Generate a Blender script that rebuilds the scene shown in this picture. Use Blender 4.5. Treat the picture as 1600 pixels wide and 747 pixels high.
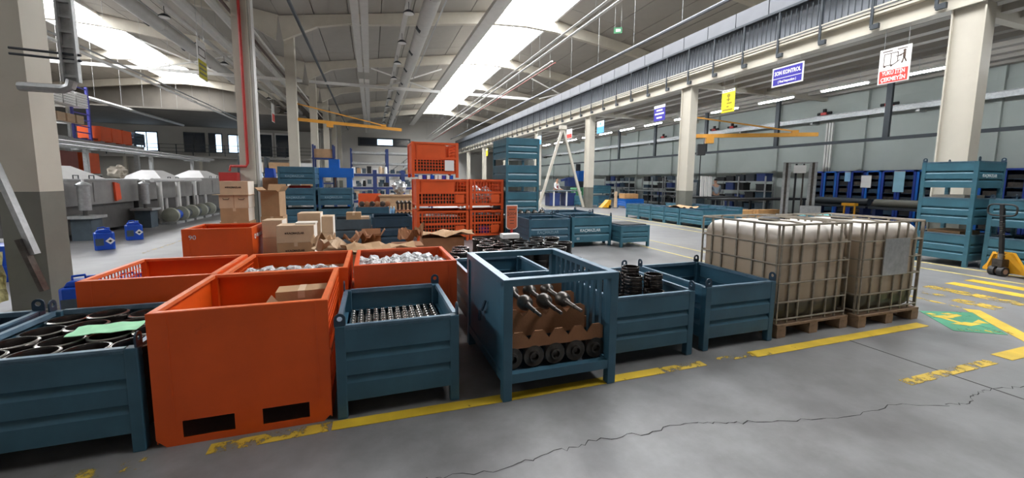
import bpy, bmesh, math, random
from mathutils import Vector, Matrix, noise
random.seed(7)
scn = bpy.context.scene
for o in list(bpy.data.objects):
    bpy.data.objects.remove(o, do_unlink=True)
C = scn.collection
PI = math.pi
# ------------------------------------------------------------------ camera
FPX, YAW, PITCH, ROLL, CYPX = 633.0, .3341, .1075, .0095, 350.6
fw = Vector((math.sin(YAW)*math.cos(PITCH), math.cos(YAW)*math.cos(PITCH), -math.sin(PITCH)))
rt = Vector((math.cos(YAW), -math.sin(YAW), 0))
upv = rt.cross(fw)
rt2 = rt*math.cos(ROLL) + upv*math.sin(ROLL)
up2 = -rt*math.sin(ROLL) + upv*math.cos(ROLL)
cd = bpy.data.cameras.new('camera')
cam = bpy.data.objects.new('camera', cd)
C.objects.link(cam)
m4 = Matrix((rt2, up2, -fw)).transposed().to_4x4()
m4.translation = (0, 0, 1.6)
cam.matrix_world = m4
cd.sensor_width = 36
cd.lens = FPX/1600*36
cd.shift_y = -(373.5-CYPX)/1600
cd.clip_end = 400
cd.clip_start = .05
scn.camera = cam
# ------------------------------------------------------------------ world, exposure
w = bpy.data.worlds.new('sky')
scn.world = w
w.use_nodes = True
w.node_tree.nodes['Background'].inputs[0].default_value = (.80, .88, 1, 1)
w.node_tree.nodes['Background'].inputs[1].default_value = 1.0
scn.view_settings.view_transform = 'Standard'
scn.view_settings.look = 'None'
scn.view_settings.gamma = 1
scn.view_settings.use_curve_mapping = False
scn.view_settings.exposure = 0.45
scn.cycles.use_denoising = True
scn.cycles.max_bounces = 8
scn.cycles.diffuse_bounces = 5
scn.cycles.transparent_max_bounces = 12
SKY_E, TUBE_E = 14.0, 85.0      # strength of the skylight panes and of the lamp tubes
# ------------------------------------------------------------------ materials
MATS = {}
def mat(name, col, rough=.5, metal=0., var=.12, scale=3., bump=0., bscale=60., emit=0., wear=None, dirt=None, spec=.5, alpha=1., coat=0.):
    if name in MATS: return MATS[name]
    m = bpy.data.materials.new(name); m.use_nodes = True
    nt = m.node_tree; N = nt.nodes; L = nt.links
    b = N['Principled BSDF']
    b.inputs['Roughness'].default_value = rough
    b.inputs['Metallic'].default_value = metal
    b.inputs['Specular IOR Level'].default_value = spec
    b.inputs['Coat Weight'].default_value = coat
    tc = N.new('ShaderNodeTexCoord')
    base = None
    c4 = (*col, 1)
    if var > 0:
        n = N.new('ShaderNodeTexNoise'); n.inputs['Scale'].default_value = scale
        n.inputs['Detail'].default_value = 6; n.inputs['Roughness'].default_value = .6
        L.new(tc.outputs['Object'], n.inputs['Vector'])
        r = N.new('ShaderNodeValToRGB')
        r.color_ramp.elements[0].position = .3; r.color_ramp.elements[1].position = .72
        r.color_ramp.elements[0].color = (*[max(0, c*(1-var)) for c in col], 1)
        r.color_ramp.elements[1].color = (*[min(1, c*(1+var)) for c in col], 1)
        L.new(n.outputs['Fac'], r.inputs['Fac'])
        base = r.outputs['Color']
    for spec_ in (wear, dirt):
        if spec_:
            wc, lo, hi, sc = spec_
            n2 = N.new('ShaderNodeTexNoise'); n2.inputs['Scale'].default_value = sc
            n2.inputs['Detail'].default_value = 9; n2.inputs['Roughness'].default_value = .7
            L.new(tc.outputs['Object'], n2.inputs['Vector'])
            r2 = N.new('ShaderNodeValToRGB')
            r2.color_ramp.elements[0].position = lo; r2.color_ramp.elements[1].position = hi
            L.new(n2.outputs['Fac'], r2.inputs['Fac'])
            mx = N.new('ShaderNodeMix'); mx.data_type = 'RGBA'
            L.new(r2.outputs['Color'], mx.inputs[0])
            if base: L.new(base, mx.inputs[6])
            else: mx.inputs[6].default_value = c4
            mx.inputs[7].default_value = (*wc, 1)
            base = mx.outputs[2]
    if base: L.new(base, b.inputs['Base Color'])
    else: b.inputs['Base Color'].default_value = c4
    if bump > 0:
        n3 = N.new('ShaderNodeTexNoise'); n3.inputs['Scale'].default_value = bscale; n3.inputs['Detail'].default_value = 4
        L.new(tc.outputs['Object'], n3.inputs['Vector'])
        bp = N.new('ShaderNodeBump'); bp.inputs['Strength'].default_value = bump; bp.inputs['Distance'].default_value = .02
        L.new(n3.outputs['Fac'], bp.inputs['Height']); L.new(bp.outputs['Normal'], b.inputs['Normal'])
    if emit > 0:
        b.inputs['Emission Color'].default_value = c4; b.inputs['Emission Strength'].default_value = emit
    b.inputs['Alpha'].default_value = alpha
    MATS[name] = m
    return m
BLUE = mat('blue_paint', (.036, .105, .155), .42, var=.22, scale=2.5, wear=((.09, .13, .16), .66, .74, 9), dirt=((.012, .03, .05), .6, .8, 3))
TEAL = mat('teal_paint', (.040, .135, .185), .42, var=.2, scale=2.5, wear=((.10, .15, .17), .66, .74, 9))
DKBLUE = mat('dark_blue_paint', (.018, .045, .075), .5, var=.25, scale=2.5, dirt=((.01, .018, .025), .55, .75, 4))
GREYBLUE = mat('grey_blue_paint', (.06, .085, .105), .55, var=.25, scale=3)
RIMB = mat('worn_rim', (.12, .2, .27), .35, metal=.25, var=.3, scale=8)
ORANGE = mat('orange_paint', (.70, .088, .006), .42, var=.13, scale=1.8, dirt=((.42, .055, .008), .60, .82, 3))
ORANGE2 = mat('red_orange_paint', (.64, .085, .014), .45, var=.12, scale=2.)
RIMO = mat('orange_rim', (.72, .16, .05), .4, var=.15, scale=6)
DARK = mat('black_steel', (.014, .013, .013), .42, metal=.4, var=.3, scale=12)
RING = mat('oiled_black_steel', (.06, .052, .048), .22, metal=.75, var=.3, scale=10)
STEEL = mat('machined_steel', (.24, .22, .20), .24, metal=.95, var=.25, scale=14)
IRON = mat('forged_iron', (.10, .088, .078), .36, metal=.75, var=.35, scale=12)
GALV = mat('galvanised_steel', (.42, .43, .43), .42, metal=.6, var=.18, scale=14)
CAGE = mat('cage_steel', (.30, .265, .215), .45, metal=.4, var=.3, scale=10)
KRAFT = mat('kraft_cardboard', (.42, .26, .14), .85, var=.12, scale=4, bump=.08)
ROOFSHADE = mat('taupe_roof_shade', (.15, .135, .115), .8, var=.12, scale=.7)  # dark tone carries the shade of the left roof's underside
DIRTY = mat('oily_dark_parts', (.05, .036, .028), .5, var=.5, scale=14)
CAPM = mat('bright_machined_steel', (.52, .50, .47), .22, metal=.9, var=.2, scale=20)
KRAFTD = mat('brown_cardboard', (.30, .135, .062), .85, var=.14, scale=5, bump=.08)
KRAFTL = mat('pale_cardboard', (.58, .42, .28), .85, var=.1, scale=4, bump=.06)
BOXW = mat('white_box_side', (.72, .66, .58), .8, var=.06)
INK = mat('dark_print', (.075, .045, .03), .7, var=0)
WHITEINK = mat('white_print', (.62, .68, .70), .6, var=.2, scale=30)
WORNINK = mat('worn_white_print', (.20, .30, .36), .6, var=.4, scale=40)
CREAM = mat('cream_paint', (.50, .465, .39), .5, var=.06, scale=1.5, dirt=((.40, .36, .29), .6, .85, 2))
COLGREY = mat('dark_olive_paint', (.15, .15, .125), .5, var=.15, scale=2)
WHITEP = mat('white_paint', (.70, .69, .66), .5, var=.05)
ROOF = mat('roof_panel', (.40, .375, .335), .8, var=.06, scale=.8)
RAFT = mat('beam_paint', (.56, .52, .44), .6, var=.05)
WALLR = mat('greenish_wall', (.44, .485, .455), .75, var=.06, scale=.6)
WALLB = mat('pale_back_wall', (.66, .64, .60), .8, var=.05, scale=.5)
WALLW = mat('white_wall', (.46, .445, .41), .8, var=.05, scale=.5)
DUCT = mat('duct_grey', (.60, .585, .55), .5, metal=.15, var=.06)
MEZDK = mat('mezzanine_dark_cladding', (.18, .195, .22), .55, var=.12, scale=1)
FASC = mat('fascia_grey', (.13, .135, .15), .5, var=.08, scale=1)
RAILD = mat('dark_rail', (.032, .04, .048), .5, var=.15)
YEL = mat('yellow_paint', (.70, .34, .015), .42, var=.12, scale=4)
CRANE = mat('amber_paint', (.72, .34, .05), .45, var=.1)
RUBBER = mat('dark_rubber', (.02, .018, .017), .6, var=.2)
REDP = mat('red_paint', (.48, .03, .025), .45, var=.1)
STAIN = mat('stainless_sheet', (.33, .32, .31), .38, metal=.55, var=.15, scale=2)
STAIND = mat('dull_stainless', (.12, .115, .11), .45, metal=.45, var=.25, scale=2.5)
HOOD = mat('bright_hood', (.56, .55, .54), .45, metal=.2, var=.06)
PVC = mat('cream_pump', (.34, .35, .29), .55, var=.15)
BLUEP = mat('blue_plastic', (.006, .065, .44), .32, var=.15)
RACKB = mat('rack_blue', (.022, .042, .15), .45, var=.15)
PRESSB = mat('press_blue', (.008, .12, .48), .4, var=.1)
GREENP = mat('green_plastic', (.03, .17, .07), .5, var=.15)
WOOD = mat('pallet_wood', (.24, .155, .095), .85, var=.28, scale=7, bump=.2, bscale=40)
WOODL = mat('light_wood', (.60, .33, .13), .75, var=.15, scale=5)
GLASSW = mat('bright_window', (.62, .8, 1.), .3, var=0, emit=1.6)
PANED = mat('dark_glass', (.03, .04, .055), .12, var=.1)
TUBE = mat('lamp_tube', (.92, .96, 1.), .4, var=0, emit=TUBE_E)
SKYP = mat('skylight_pane', (.95, .97, 1.), .4, var=0, emit=SKY_E)
GREENPAPER = mat('green_paper', (.36, .72, .45), .75, var=.08, scale=12)
PAPER = mat('white_paper', (.75, .75, .73), .8, var=.03)
PLASTIC = mat('clear_plastic_wrap', (.56, .56, .56), .16, metal=.1, var=.6, scale=26, bump=1., bscale=40, spec=.9)
SIGNB = mat('sign_blue', (.035, .025, .30), .5, var=.03)
SIGNW = mat('sign_white', (.78, .77, .75), .5, var=.02)
SIGNR = mat('sign_red', (.70, .06, .045), .5, var=.03)
SIGNY = mat('sign_yellow', (.85, .72, .02), .5, var=.03)
SIGNC = mat('sign_cyan', (.12, .42, .75), .5, var=.03)
BLACK = mat('matt_black', (.012, .012, .013), .6, var=.1)
SKIN = mat('skin', (.48, .27, .18), .6, var=.05)
HAIR = mat('dark_hair', (.02, .016, .013), .7, var=.1)
CLOTHG = mat('grey_blue_cloth', (.26, .31, .36), .85, var=.1)
CLOTHD = mat('dark_trousers', (.02, .025, .04), .85, var=.1)
CLOTHW = mat('white_cloth', (.68, .66, .65), .85, var=.06)
CLOTHM = mat('maroon_cloth', (.28, .05, .06), .85, var=.08)
TURQ = mat('turquoise_wrap', (.05, .42, .45), .4, var=.2)
PURPLE = mat('violet_glow_film', (.13, .04, .42), .4, var=.3)
LTBLUE = mat('light_blue_film', (.25, .48, .72), .4, var=.2)

def floor_mat():
    m = bpy.data.materials.new('concrete_floor'); m.use_nodes = True
    nt = m.node_tree; N = nt.nodes; L = nt.links; b = N['Principled BSDF']
    tc = N.new('ShaderNodeTexCoord')
    def nz(s, d, r):
        n = N.new('ShaderNodeTexNoise'); n.inputs['Scale'].default_value = s; n.inputs['Detail'].default_value = d
        n.inputs['Roughness'].default_value = r; L.new(tc.outputs['Object'], n.inputs['Vector']); return n
    n1 = nz(.45, 8, .6); n2 = nz(2.2, 8, .65); n3 = nz(9, 6, .7)
    r = N.new('ShaderNodeValToRGB')
    e = r.color_ramp.elements; e[0].position = .28; e[0].color = (.105, .103, .102, 1); e[1].position = .72; e[1].color = (.25, .248, .25, 1)
    L.new(n1.outputs['Fac'], r.inputs['Fac'])
    r2 = N.new('ShaderNodeValToRGB'); e = r2.color_ramp.elements
    e[0].position = .3; e[0].color = (.62, .60, .58, 1); e[1].position = .7; e[1].color = (1.2, 1.2, 1.2, 1)
    L.new(n2.outputs['Fac'], r2.inputs['Fac'])
    mx = N.new('ShaderNodeMix'); mx.data_type = 'RGBA'; mx.blend_type = 'MULTIPLY'; mx.inputs[0].default_value = .8
    L.new(r.outputs['Color'], mx.inputs[6]); L.new(r2.outputs['Color'], mx.inputs[7])
    r4 = N.new('ShaderNodeValToRGB'); e = r4.color_ramp.elements
    e[0].position = .66; e[0].color = (0, 0, 0, 1); e[1].position = .78; e[1].color = (.55, .55, .55, 1)
    L.new(n3.outputs['Fac'], r4.inputs['Fac'])
    mx2 = N.new('ShaderNodeMix'); mx2.data_type = 'RGBA'
    L.new(r4.outputs['Color'], mx2.inputs[0]); L.new(mx.outputs[2], mx2.inputs[6]); mx2.inputs[7].default_value = (.32, .31, .30, 1)
    L.new(mx2.outputs[2], b.inputs['Base Color'])
    rr = N.new('ShaderNodeMapRange'); rr.inputs[3].default_value = .30; rr.inputs[4].default_value = .50
    L.new(n2.outputs['Fac'], rr.inputs[0]); L.new(rr.outputs[0], b.inputs['Roughness'])
    bp = N.new('ShaderNodeBump'); bp.inputs['Strength'].default_value = .06; bp.inputs['Distance'].default_value = .01
    L.new(n3.outputs['Fac'], bp.inputs['Height']); L.new(bp.outputs['Normal'], b.inputs['Normal'])
    return m
def paint_mat(name, col, worn):
    """floor paint: noise eats holes through which the concrete shows"""
    m = bpy.data.materials.new(name); m.use_nodes = True
    nt = m.node_tree; N = nt.nodes; L = nt.links; b = N['Principled BSDF']; out = N['Material Output']
    tc = N.new('ShaderNodeTexCoord')
    n = N.new('ShaderNodeTexNoise'); n.inputs['Scale'].default_value = 7; n.inputs['Detail'].default_value = 9; n.inputs['Roughness'].default_value = .72
    L.new(tc.outputs['Object'], n.inputs['Vector'])
    r = N.new('ShaderNodeValToRGB'); e = r.color_ramp.elements
    e[0].position = worn; e[0].color = (0, 0, 0, 1); e[1].position = worn+.04; e[1].color = (1, 1, 1, 1)
    L.new(n.outputs['Fac'], r.inputs['Fac'])
    n2 = N.new('ShaderNodeTexNoise'); n2.inputs['Scale'].default_value = 3; n2.inputs['Detail'].default_value = 5
    L.new(tc.outputs['Object'], n2.inputs['Vector'])
    r2 = N.new('ShaderNodeValToRGB'); e = r2.color_ramp.elements
    e[0].color = (*[c*.72 for c in col], 1); e[1].color = (*[min(1, c*1.12) for c in col], 1); e[0].position = .3; e[1].position = .7
    L.new(n2.outputs['Fac'], r2.inputs['Fac']); L.new(r2.outputs['Color'], b.inputs['Base Color'])
    b.inputs['Roughness'].default_value = .5
    t = N.new('ShaderNodeBsdfTransparent'); mx = N.new('ShaderNodeMixShader')
    L.new(r.outputs['Color'], mx.inputs[0]); L.new(t.outputs[0], mx.inputs[1]); L.new(b.outputs[0], mx.inputs[2])
    L.new(mx.outputs[0], out.inputs['Surface'])
    return m
def tank_mat():
    """cloudy polyethylene: white where empty at the top, tan liquid, dark sediment at the bottom"""
    m = bpy.data.materials.new('tank_plastic'); m.use_nodes = True
    nt = m.node_tree; N = nt.nodes; L = nt.links; b = N['Principled BSDF']
    tc = N.new('ShaderNodeTexCoord'); sp = N.new('ShaderNodeSeparateXYZ'); L.new(tc.outputs['Object'], sp.inputs[0])
    n = N.new('ShaderNodeTexNoise'); n.inputs['Scale'].default_value = 5; n.inputs['Detail'].default_value = 5
    L.new(tc.outputs['Object'], n.inputs['Vector'])
    ma = N.new('ShaderNodeMath'); ma.operation = 'MULTIPLY_ADD'; ma.inputs[1].default_value = .10; L.new(n.outputs['Fac'], ma.inputs[0]); L.new(sp.outputs['Z'], ma.inputs[2])
    r = N.new('ShaderNodeValToRGB'); cr = r.color_ramp
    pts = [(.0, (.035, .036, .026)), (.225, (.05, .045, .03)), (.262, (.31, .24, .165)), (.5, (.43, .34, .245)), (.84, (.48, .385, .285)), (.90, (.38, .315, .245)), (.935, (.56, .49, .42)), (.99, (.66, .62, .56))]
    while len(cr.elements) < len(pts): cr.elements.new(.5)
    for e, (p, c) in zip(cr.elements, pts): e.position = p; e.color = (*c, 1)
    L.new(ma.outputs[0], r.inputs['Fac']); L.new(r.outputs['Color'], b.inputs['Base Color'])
    b.inputs['Roughness'].default_value = .38
    b.inputs['Subsurface Weight'].default_value = 0
    return m
FLOOR = floor_mat()
PAINTY = paint_mat('yellow_floor_paint', (.62, .42, .03), .36)
PAINTYW = paint_mat('worn_yellow_floor_paint', (.56, .38, .04), .47)
PAINTYV = paint_mat('nearly_gone_yellow_floor_paint', (.55, .38, .05), .53)
PAINTYP = paint_mat('pale_yellow_floor_paint', (.60, .50, .16), .36)
PAINTG = paint_mat('green_floor_paint', (.045, .24, .13), .38)
TANK = tank_mat()
# ------------------------------------------------------------------ mesh helpers
class G:
    def __init__(s): s.v = []; s.f = []
    def add(s, vs, fs):
        k = len(s.v); s.v += [tuple(v) for v in vs]; s.f += [tuple(i+k for i in f) for f in fs]; return s
    def box(s, x0, y0, z0, x1, y1, z1):
        v = [(x0, y0, z0), (x1, y0, z0), (x1, y1, z0), (x0, y1, z0), (x0, y0, z1), (x1, y0, z1), (x1, y1, z1), (x0, y1, z1)]
        return s.add(v, [(0, 3, 2, 1), (4, 5, 6, 7), (0, 1, 5, 4), (1, 2, 6, 5), (2, 3, 7, 6), (3, 0, 4, 7)])
    def cb(s, cx, cy, cz, sx, sy, sz): return s.box(cx-sx/2, cy-sy/2, cz-sz/2, cx+sx/2, cy+sy/2, cz+sz/2)
    def bar(s, p, q, w_, h_, up=(0, 0, 1)):
        p = Vector(p); q = Vector(q); d = (q-p).normalized(); u = Vector(up)
        if abs(d.dot(u)) > .98: u = Vector((0, 1, 0))
        a = d.cross(u).normalized(); b_ = a.cross(d).normalized()
        vs = []
        for e in (p, q):
            for (i, j) in ((-1, -1), (1, -1), (1, 1), (-1, 1)): vs.append(e+a*w_/2*i+b_*h_/2*j)
        return s.add(vs, [(0, 3, 2, 1), (4, 5, 6, 7), (0, 1, 5, 4), (1, 2, 6, 5), (2, 3, 7, 6), (3, 0, 4, 7)])
    def cyl(s, p, q, r, n=10, r2=None, caps=True):
        p = Vector(p); q = Vector(q); d = (q-p).normalized(); u = Vector((0, 0, 1))
        if abs(d.dot(u)) > .98: u = Vector((0, 1, 0))
        a = d.cross(u).normalized(); b_ = d.cross(a).normalized(); r2 = r if r2 is None else r2
        vs = [p+(a*math.cos(2*PI*i/n)+b_*math.sin(2*PI*i/n))*r for i in range(n)]+[q+(a*math.cos(2*PI*i/n)+b_*math.sin(2*PI*i/n))*r2 for i in range(n)]
        fs = [(i, (i+1) % n, n+(i+1) % n, n+i) for i in range(n)]
        if caps: fs += [tuple(range(n-1, -1, -1)), tuple(range(n, 2*n))]
        return s.add(vs, fs)
    def lathe(s, prof, n=16, c=(0, 0, 0), ax='z', closed=False):
        vs = []; m = len(prof)
        for (r, h) in prof:
            for i in range(n):
                t = 2*PI*i/n; x, y = r*math.cos(t), r*math.sin(t)
                p = (x, y, h) if ax == 'z' else ((x, h, y) if ax == 'y' else (h, x, y))
                vs.append((p[0]+c[0], p[1]+c[1], p[2]+c[2]))
        fs = []
        for j in range(m if closed else m-1):
            k = (j+1) % m
            for i in range(n): fs.append((j*n+i, j*n+(i+1) % n, k*n+(i+1) % n, k*n+i))
        if not closed:
            if prof[0][0] > 1e-6: fs.append(tuple(range(n-1, -1, -1)))
            if prof[-1][0] > 1e-6: fs.append(tuple((m-1)*n+i for i in range(n)))
        return s.add(vs, fs)
    def prism(s, pts, ax, a0, a1):
        """2D outline pts extruded along axis: ax='x' pts=(y,z); 'y' pts=(x,z); 'z' pts=(x,y)"""
        n = len(pts)
        def mk(p, a): return (a, p[0], p[1]) if ax == 'x' else ((p[0], a, p[1]) if ax == 'y' else (p[0], p[1], a))
        vs = [mk(p, a0) for p in pts]+[mk(p, a1) for p in pts]
        return s.add(vs, [tuple(range(n-1, -1, -1)), tuple(range(n, 2*n))]+[(i, (i+1) % n, n+(i+1) % n, n+i) for i in range(n)])
    def tube(s, path, r, n=8, closed=False):
        P = [Vector(p) for p in path]; m = len(P); vs = []; prev = None
        for i in range(m):
            d = (P[(i+1) % m]-P[i-1]) if closed else (P[min(i+1, m-1)]-P[max(i-1, 0)])
            d.normalize()
            u = Vector((0, 0, 1)) if abs(d.z) < .9 else Vector((0, 1, 0))
            if prev is not None:
                u = prev
            a = d.cross(u)
            if a.length < 1e-4: a = d.cross(Vector((1, 0, 0)))
            a.normalize(); b_ = a.cross(d).normalized(); prev = b_
            vs += [P[i]+(a*math.cos(2*PI*k/n)+b_*math.sin(2*PI*k/n))*r for k in range(n)]
        fs = []
        for i in range(m if closed else m-1):
            j = (i+1) % m
            fs += [(i*n+k, i*n+(k+1) % n, j*n+(k+1) % n, j*n+k) for k in range(n)]
        if not closed: fs += [tuple(range(n-1, -1, -1)), tuple((m-1)*n+k for k in range(n))]
        return s.add(vs, fs)
    def mesh(s, name, m, smooth=False):
        me = bpy.data.meshes.new(name); me.from_pydata(s.v, [], s.f); me.materials.append(m)
        bm = bmesh.new(); bm.from_mesh(me); bmesh.ops.recalc_face_normals(bm, faces=bm.faces); bm.to_mesh(me); bm.free()
        if smooth:
            for p in me.polygons: p.use_smooth = True
            me.set_sharp_from_angle(angle=math.radians(38))
        me.update(); return me
    def build(s, name, m, parent=None, loc=(0, 0, 0), rot=(0, 0, 0), smooth=False, bevel=0):
        return place(name, s.mesh(name, m, smooth), parent, loc, rot, bevel)
def place(name, me, parent=None, loc=(0, 0, 0), rot=(0, 0, 0), bevel=0):
    o = bpy.data.objects.new(name, me); C.objects.link(o); o.location = loc; o.rotation_euler = rot
    if parent is not None: o.parent = parent
    if bevel:
        b = o.modifiers.new('edge', 'BEVEL'); b.width = bevel; b.segments = 2; b.limit_method = 'ANGLE'; b.angle_limit = math.radians(50)
    return o
def tag(o, label=None, cat=None, group=None, kind=None):
    if label: o['label'] = label
    if cat: o['category'] = cat
    if group: o['group'] = group
    if kind: o['kind'] = kind
    return o
def E(name, label, cat, loc=(0, 0, 0), rz=0., group=None, kind=None):
    o = bpy.data.objects.new(name, None); o.empty_display_size = .1; C.objects.link(o)
    o.location = loc; o.rotation_euler = (0, 0, rz)
    return tag(o, label, cat, group, kind)
def dup(root, loc, rz=None, label=None, group=None, parent=None):
    c = root.copy(); C.objects.link(c); c.parent = parent
    if loc is not None: c.location = loc
    if rz is not None: c.rotation_euler = (0, 0, rz)
    if label: c['label'] = label
    if group: c['group'] = group
    for ch in root.children: dup(ch, None, None, parent=c)
    return c
TXT = {}
def text(s, size, m, parent, loc, rot, name='lettering', depth=.002, bold=0., sx=1., fit=None):
    key = (s, size, m.name, bold)
    if key not in TXT:
        cu = bpy.data.curves.new('t', 'FONT'); cu.body = s; cu.size = size; cu.align_x = 'CENTER'; cu.align_y = 'CENTER'
        cu.extrude = depth; cu.resolution_u = 2; cu.offset = bold
        ob = bpy.data.objects.new('t', cu); C.objects.link(ob)
        bpy.context.view_layer.update()
        me = bpy.data.meshes.new_from_object(ob.evaluated_get(bpy.context.evaluated_depsgraph_get()))
        me.materials.clear(); me.materials.append(m)
        bpy.data.objects.remove(ob, do_unlink=True); TXT[key] = me
    if fit:
        xs = [v.co.x for v in TXT[key].vertices]; sx = fit/(max(xs)-min(xs))
    o = place(name, TXT[key], parent, loc, rot); o.scale = (sx, 1, 1); return o
FRONT = (PI/2, 0, 0)            # lettering on a face that looks towards -Y
LEFTF = (PI/2, 0, -PI/2)        # on a face that looks towards -X
RIGHTF = (PI/2, 0, PI/2)        # on a face that looks towards +X
# ================================================================== THE SETTING
XL, XC, XM, XR = -3.85, -15.9, 8.4, 20.4         # column row, left ridge, right ridge, right wall
YB, YF = 62., -9.                                # back wall, wall behind the photographer
XLW = -27.9
def struct(o): o['kind'] = 'structure'; return o
struct(G().box(XLW, YF, -.2, XR+.3, YB, 0).build('floor', FLOOR))
# --- right wall: panels with pilasters
wr = struct(G().box(XR+.05, YF, 0, XR+.3, YB, 9.2).build('wall_right', WALLR))
pan = G().box(-.03, -1.94, -2.5, .03, 1.94, 2.5).mesh('wall_panel', WALLR)
pil = G().box(-.11, -.1, 0, .05, .1, 9.1).mesh('pilaster', WALLR)
for k in range(18):
    y = -8+4*k
    if -8 < y < 62: place('pilaster', pil, wr, (XR, y, 0))
    for z in (2.7,):
        if y+2 < 62: place('wall_panel', pan, wr, (XR+.04, y+2, z))
wb = struct(G().box(XLW, YB, 0, XR+.3, YB+.3, 12).build('wall_back', WALLB))
struct(G().box(XLW-.3, YF, 0, XLW, YB, 9.2).build('wall_left', WALLW))
struct(G().box(XLW, YF-.3, 0, XR+.3, YF, 12).build('wall_front', WALLW))
# back wall strip window between the jib crane and the stair
wi = struct(G().box(-1.6, YB-.08, 6.3, 5.6, YB-.0, 7.5).build('window_3', RAILD))
for k in range(3): G().box(-1.35+2.35*k, YB-.11, 6.5, .75+2.35*k, YB-.07, 7.3).build('pane', PANED if k != 1 else GLASSW, wi)
# --- roof
struct(G().box(XLW, 47, 6.8, XL-.5, 47.2, 11).build('wall_bulkhead', ROOFSHADE))  # stands in for the shaded roof, its shade put into the colour
struct(G().box(XLW, 38, 6.7, XL-1.2, 49.99, 6.8).build('trim_1', ROOFSHADE))  # low soffit over the gallery, shade put into its colour too
def zr(X, xm): return 11.0-.155*abs(X-xm)
ceil = struct(E('ceiling', None, None, (0, 0, 0)))
del_keys = [k for k in ('label', 'category') if k in ceil.keys()]
def roof(xm, half, first):
    th = math.atan(.155); inner, n = 1.65, 7
    wdt = (half-inner)/n
    pm = G().box(-wdt/2*.985, -3.985, 0, wdt/2*.985, 3.985, .14).mesh('roof_panel', ROOF)
    for sgn in (-1, 1):
        base = G().prism([(sgn*(inner-.05), -.155*(inner-.05)+.16), (sgn*half, -.155*half+.16), (sgn*half, -.155*half+.3), (sgn*(inner-.05), -.155*(inner-.05)+.3)], 'y', YF, YB).build('roof_deck', ROOF, ceil, (xm, 0, 11.0))
        for i in range(n):
            xc = inner+wdt*(i+.5)
            for k in range(9):
                yc = -5.6+8*k-2
                if yc-4 > YB or yc+4 < YF: continue
                place('roof_panel', pm, ceil, (xm+sgn*xc, min(yc, YB-4), 11.0-.155*xc), (0, sgn*th, 0))
    # rafters: haunched at the columns, cranked at the ridge
    pr_ = [(0, -.04), (1.7, -.30), (half, -.155*half-.04)]
    low = [(half-.15, -3.0), (half-1.6, -2.22), (half-2.7, -1.98), (6.6, -1.62), (3.7, -1.2), (1.7, -.95), (0, -.86)]
    out = [(-x, z) for x, z in pr_[::-1]]+pr_[1:]+low[:-1]+[low[-1]]+[(-x, z) for x, z in low[:-1][::-1]]
    web = G().prism(out, 'y', -.06, .06); fl = G()
    for sgn in (-1, 1):
        for a, b in zip(low[:-1], low[1:]): fl.bar((sgn*a[0], 0, a[1]), (sgn*b[0], 0, b[1]), .26, .05)
    wm = web.mesh('roof_beam', RAFT); fm = fl.mesh('beam_flange', RAFT)
    for k in range(-1, 8):
        y = 6.4+8*k-.3
        if k < 0: y = -2
        b_ = place('roof_beam', wm, ceil, (xm, y, 11.0)); place('beam_flange', fm, b_)
roof(XM, XM-XL, 0)
roof(XC, XL-XC, 0)
# --- ridge skylights: cranked panes between glazing bars, each bay of panes a window
def skylight(n, xm, yend):
    wn = struct(E('window_%d' % n, None, None, (xm, 0, 11.0)))
    sl = G(); a = 1.62
    for k in range(1, 8):
        y0 = max(YF, 6.1+8*(k-2)); y1 = min(YB, 6.1+8*(k-1))
        if y1 > yend+.2: break
        for sgn in (-1, 1):
            for j in range(4):
                ya = y0+(y1-y0)*j/4+.03; yb = y0+(y1-y0)*(j+1)/4-.03
                q = G().prism([(sgn*.04, -.02), (sgn*a, -.155*a-.0), (sgn*a, -.155*a+.03), (sgn*.04, .01)], 'y', ya, yb)
                q.build('pane', SKYP, wn)
    G().box(-1.7, YF, -.24, 1.7, -1.9, .06).build('blind_bay', ROOF, wn); G().box(-1.7, yend, -.24, 1.7, YB, .06).build('blind_bay', ROOF, wn)
    for sgn in (-1, 1): sl.box(sgn*1.72-.06, YF, -.42, sgn*1.72+.06, YB, .1)
    sl.box(-.04, YF, -.06, .04, YB, .04)
    sl.build('skylight_kerb', WHITEP, wn)
skylight(1, XM, 54.1)  # last bay of panes added to brighten the back wall
skylight(2, XC, 46.1)
# ================================================================== COLUMNS
def column(label, x, y, ztop, low=1.5, group=None, sx=.5, sy=.5, name='steel_column'):
    t = E(name, label, 'column', (x, y, 0), 0, group)
    def sec(z0, z1, m, nm):
        g = G()
        g.box(-sx/2, -sy/2, z0, sx/2, -sy/2+.03, z1); g.box(-sx/2, sy/2-.03, z0, sx/2, sy/2, z1)
        g.box(-sx/2+.06, -sy/2+.03, z0, sx/2-.0, sy/2-.03, z1)
        g.build(nm, m, t)
    sec(0, low, COLGREY, 'painted_foot'); sec(low, ztop, CREAM, 'shaft')
    G().box(-sx/2-.06, -sy/2-.06, 0, sx/2+.06, sy/2+.06, .03).build('base_plate', COLGREY, t)
    return t
nearcol = column('nearest cream steel column with olive lower half, at the left edge', -3.82, 6.45, 9.0, 1.42, None, .36, .40)
XK = -3.49
redcol = column('cream steel column with a red fire pipe running down it', XK, 14.4, 9.0, 1.42, None, .40, .40)
G().tube([(.02, -.26, 8.6), (.02, -.26, 2.05), (-.02, -.26, 1.95), (-.42, -.26, 1.95), (-.45, -.26, 1.8)], .04, 8).build('fire_pipe', REDP, redcol, smooth=True)
G().box(-.66, -.5, 1.38, -.21, -.22, 1.76).build('hose_cabinet', REDP, redcol)
G().box(.21, -.1, 0, .28, .2, 8.6).build('conduit', WHITEP, redcol)
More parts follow.
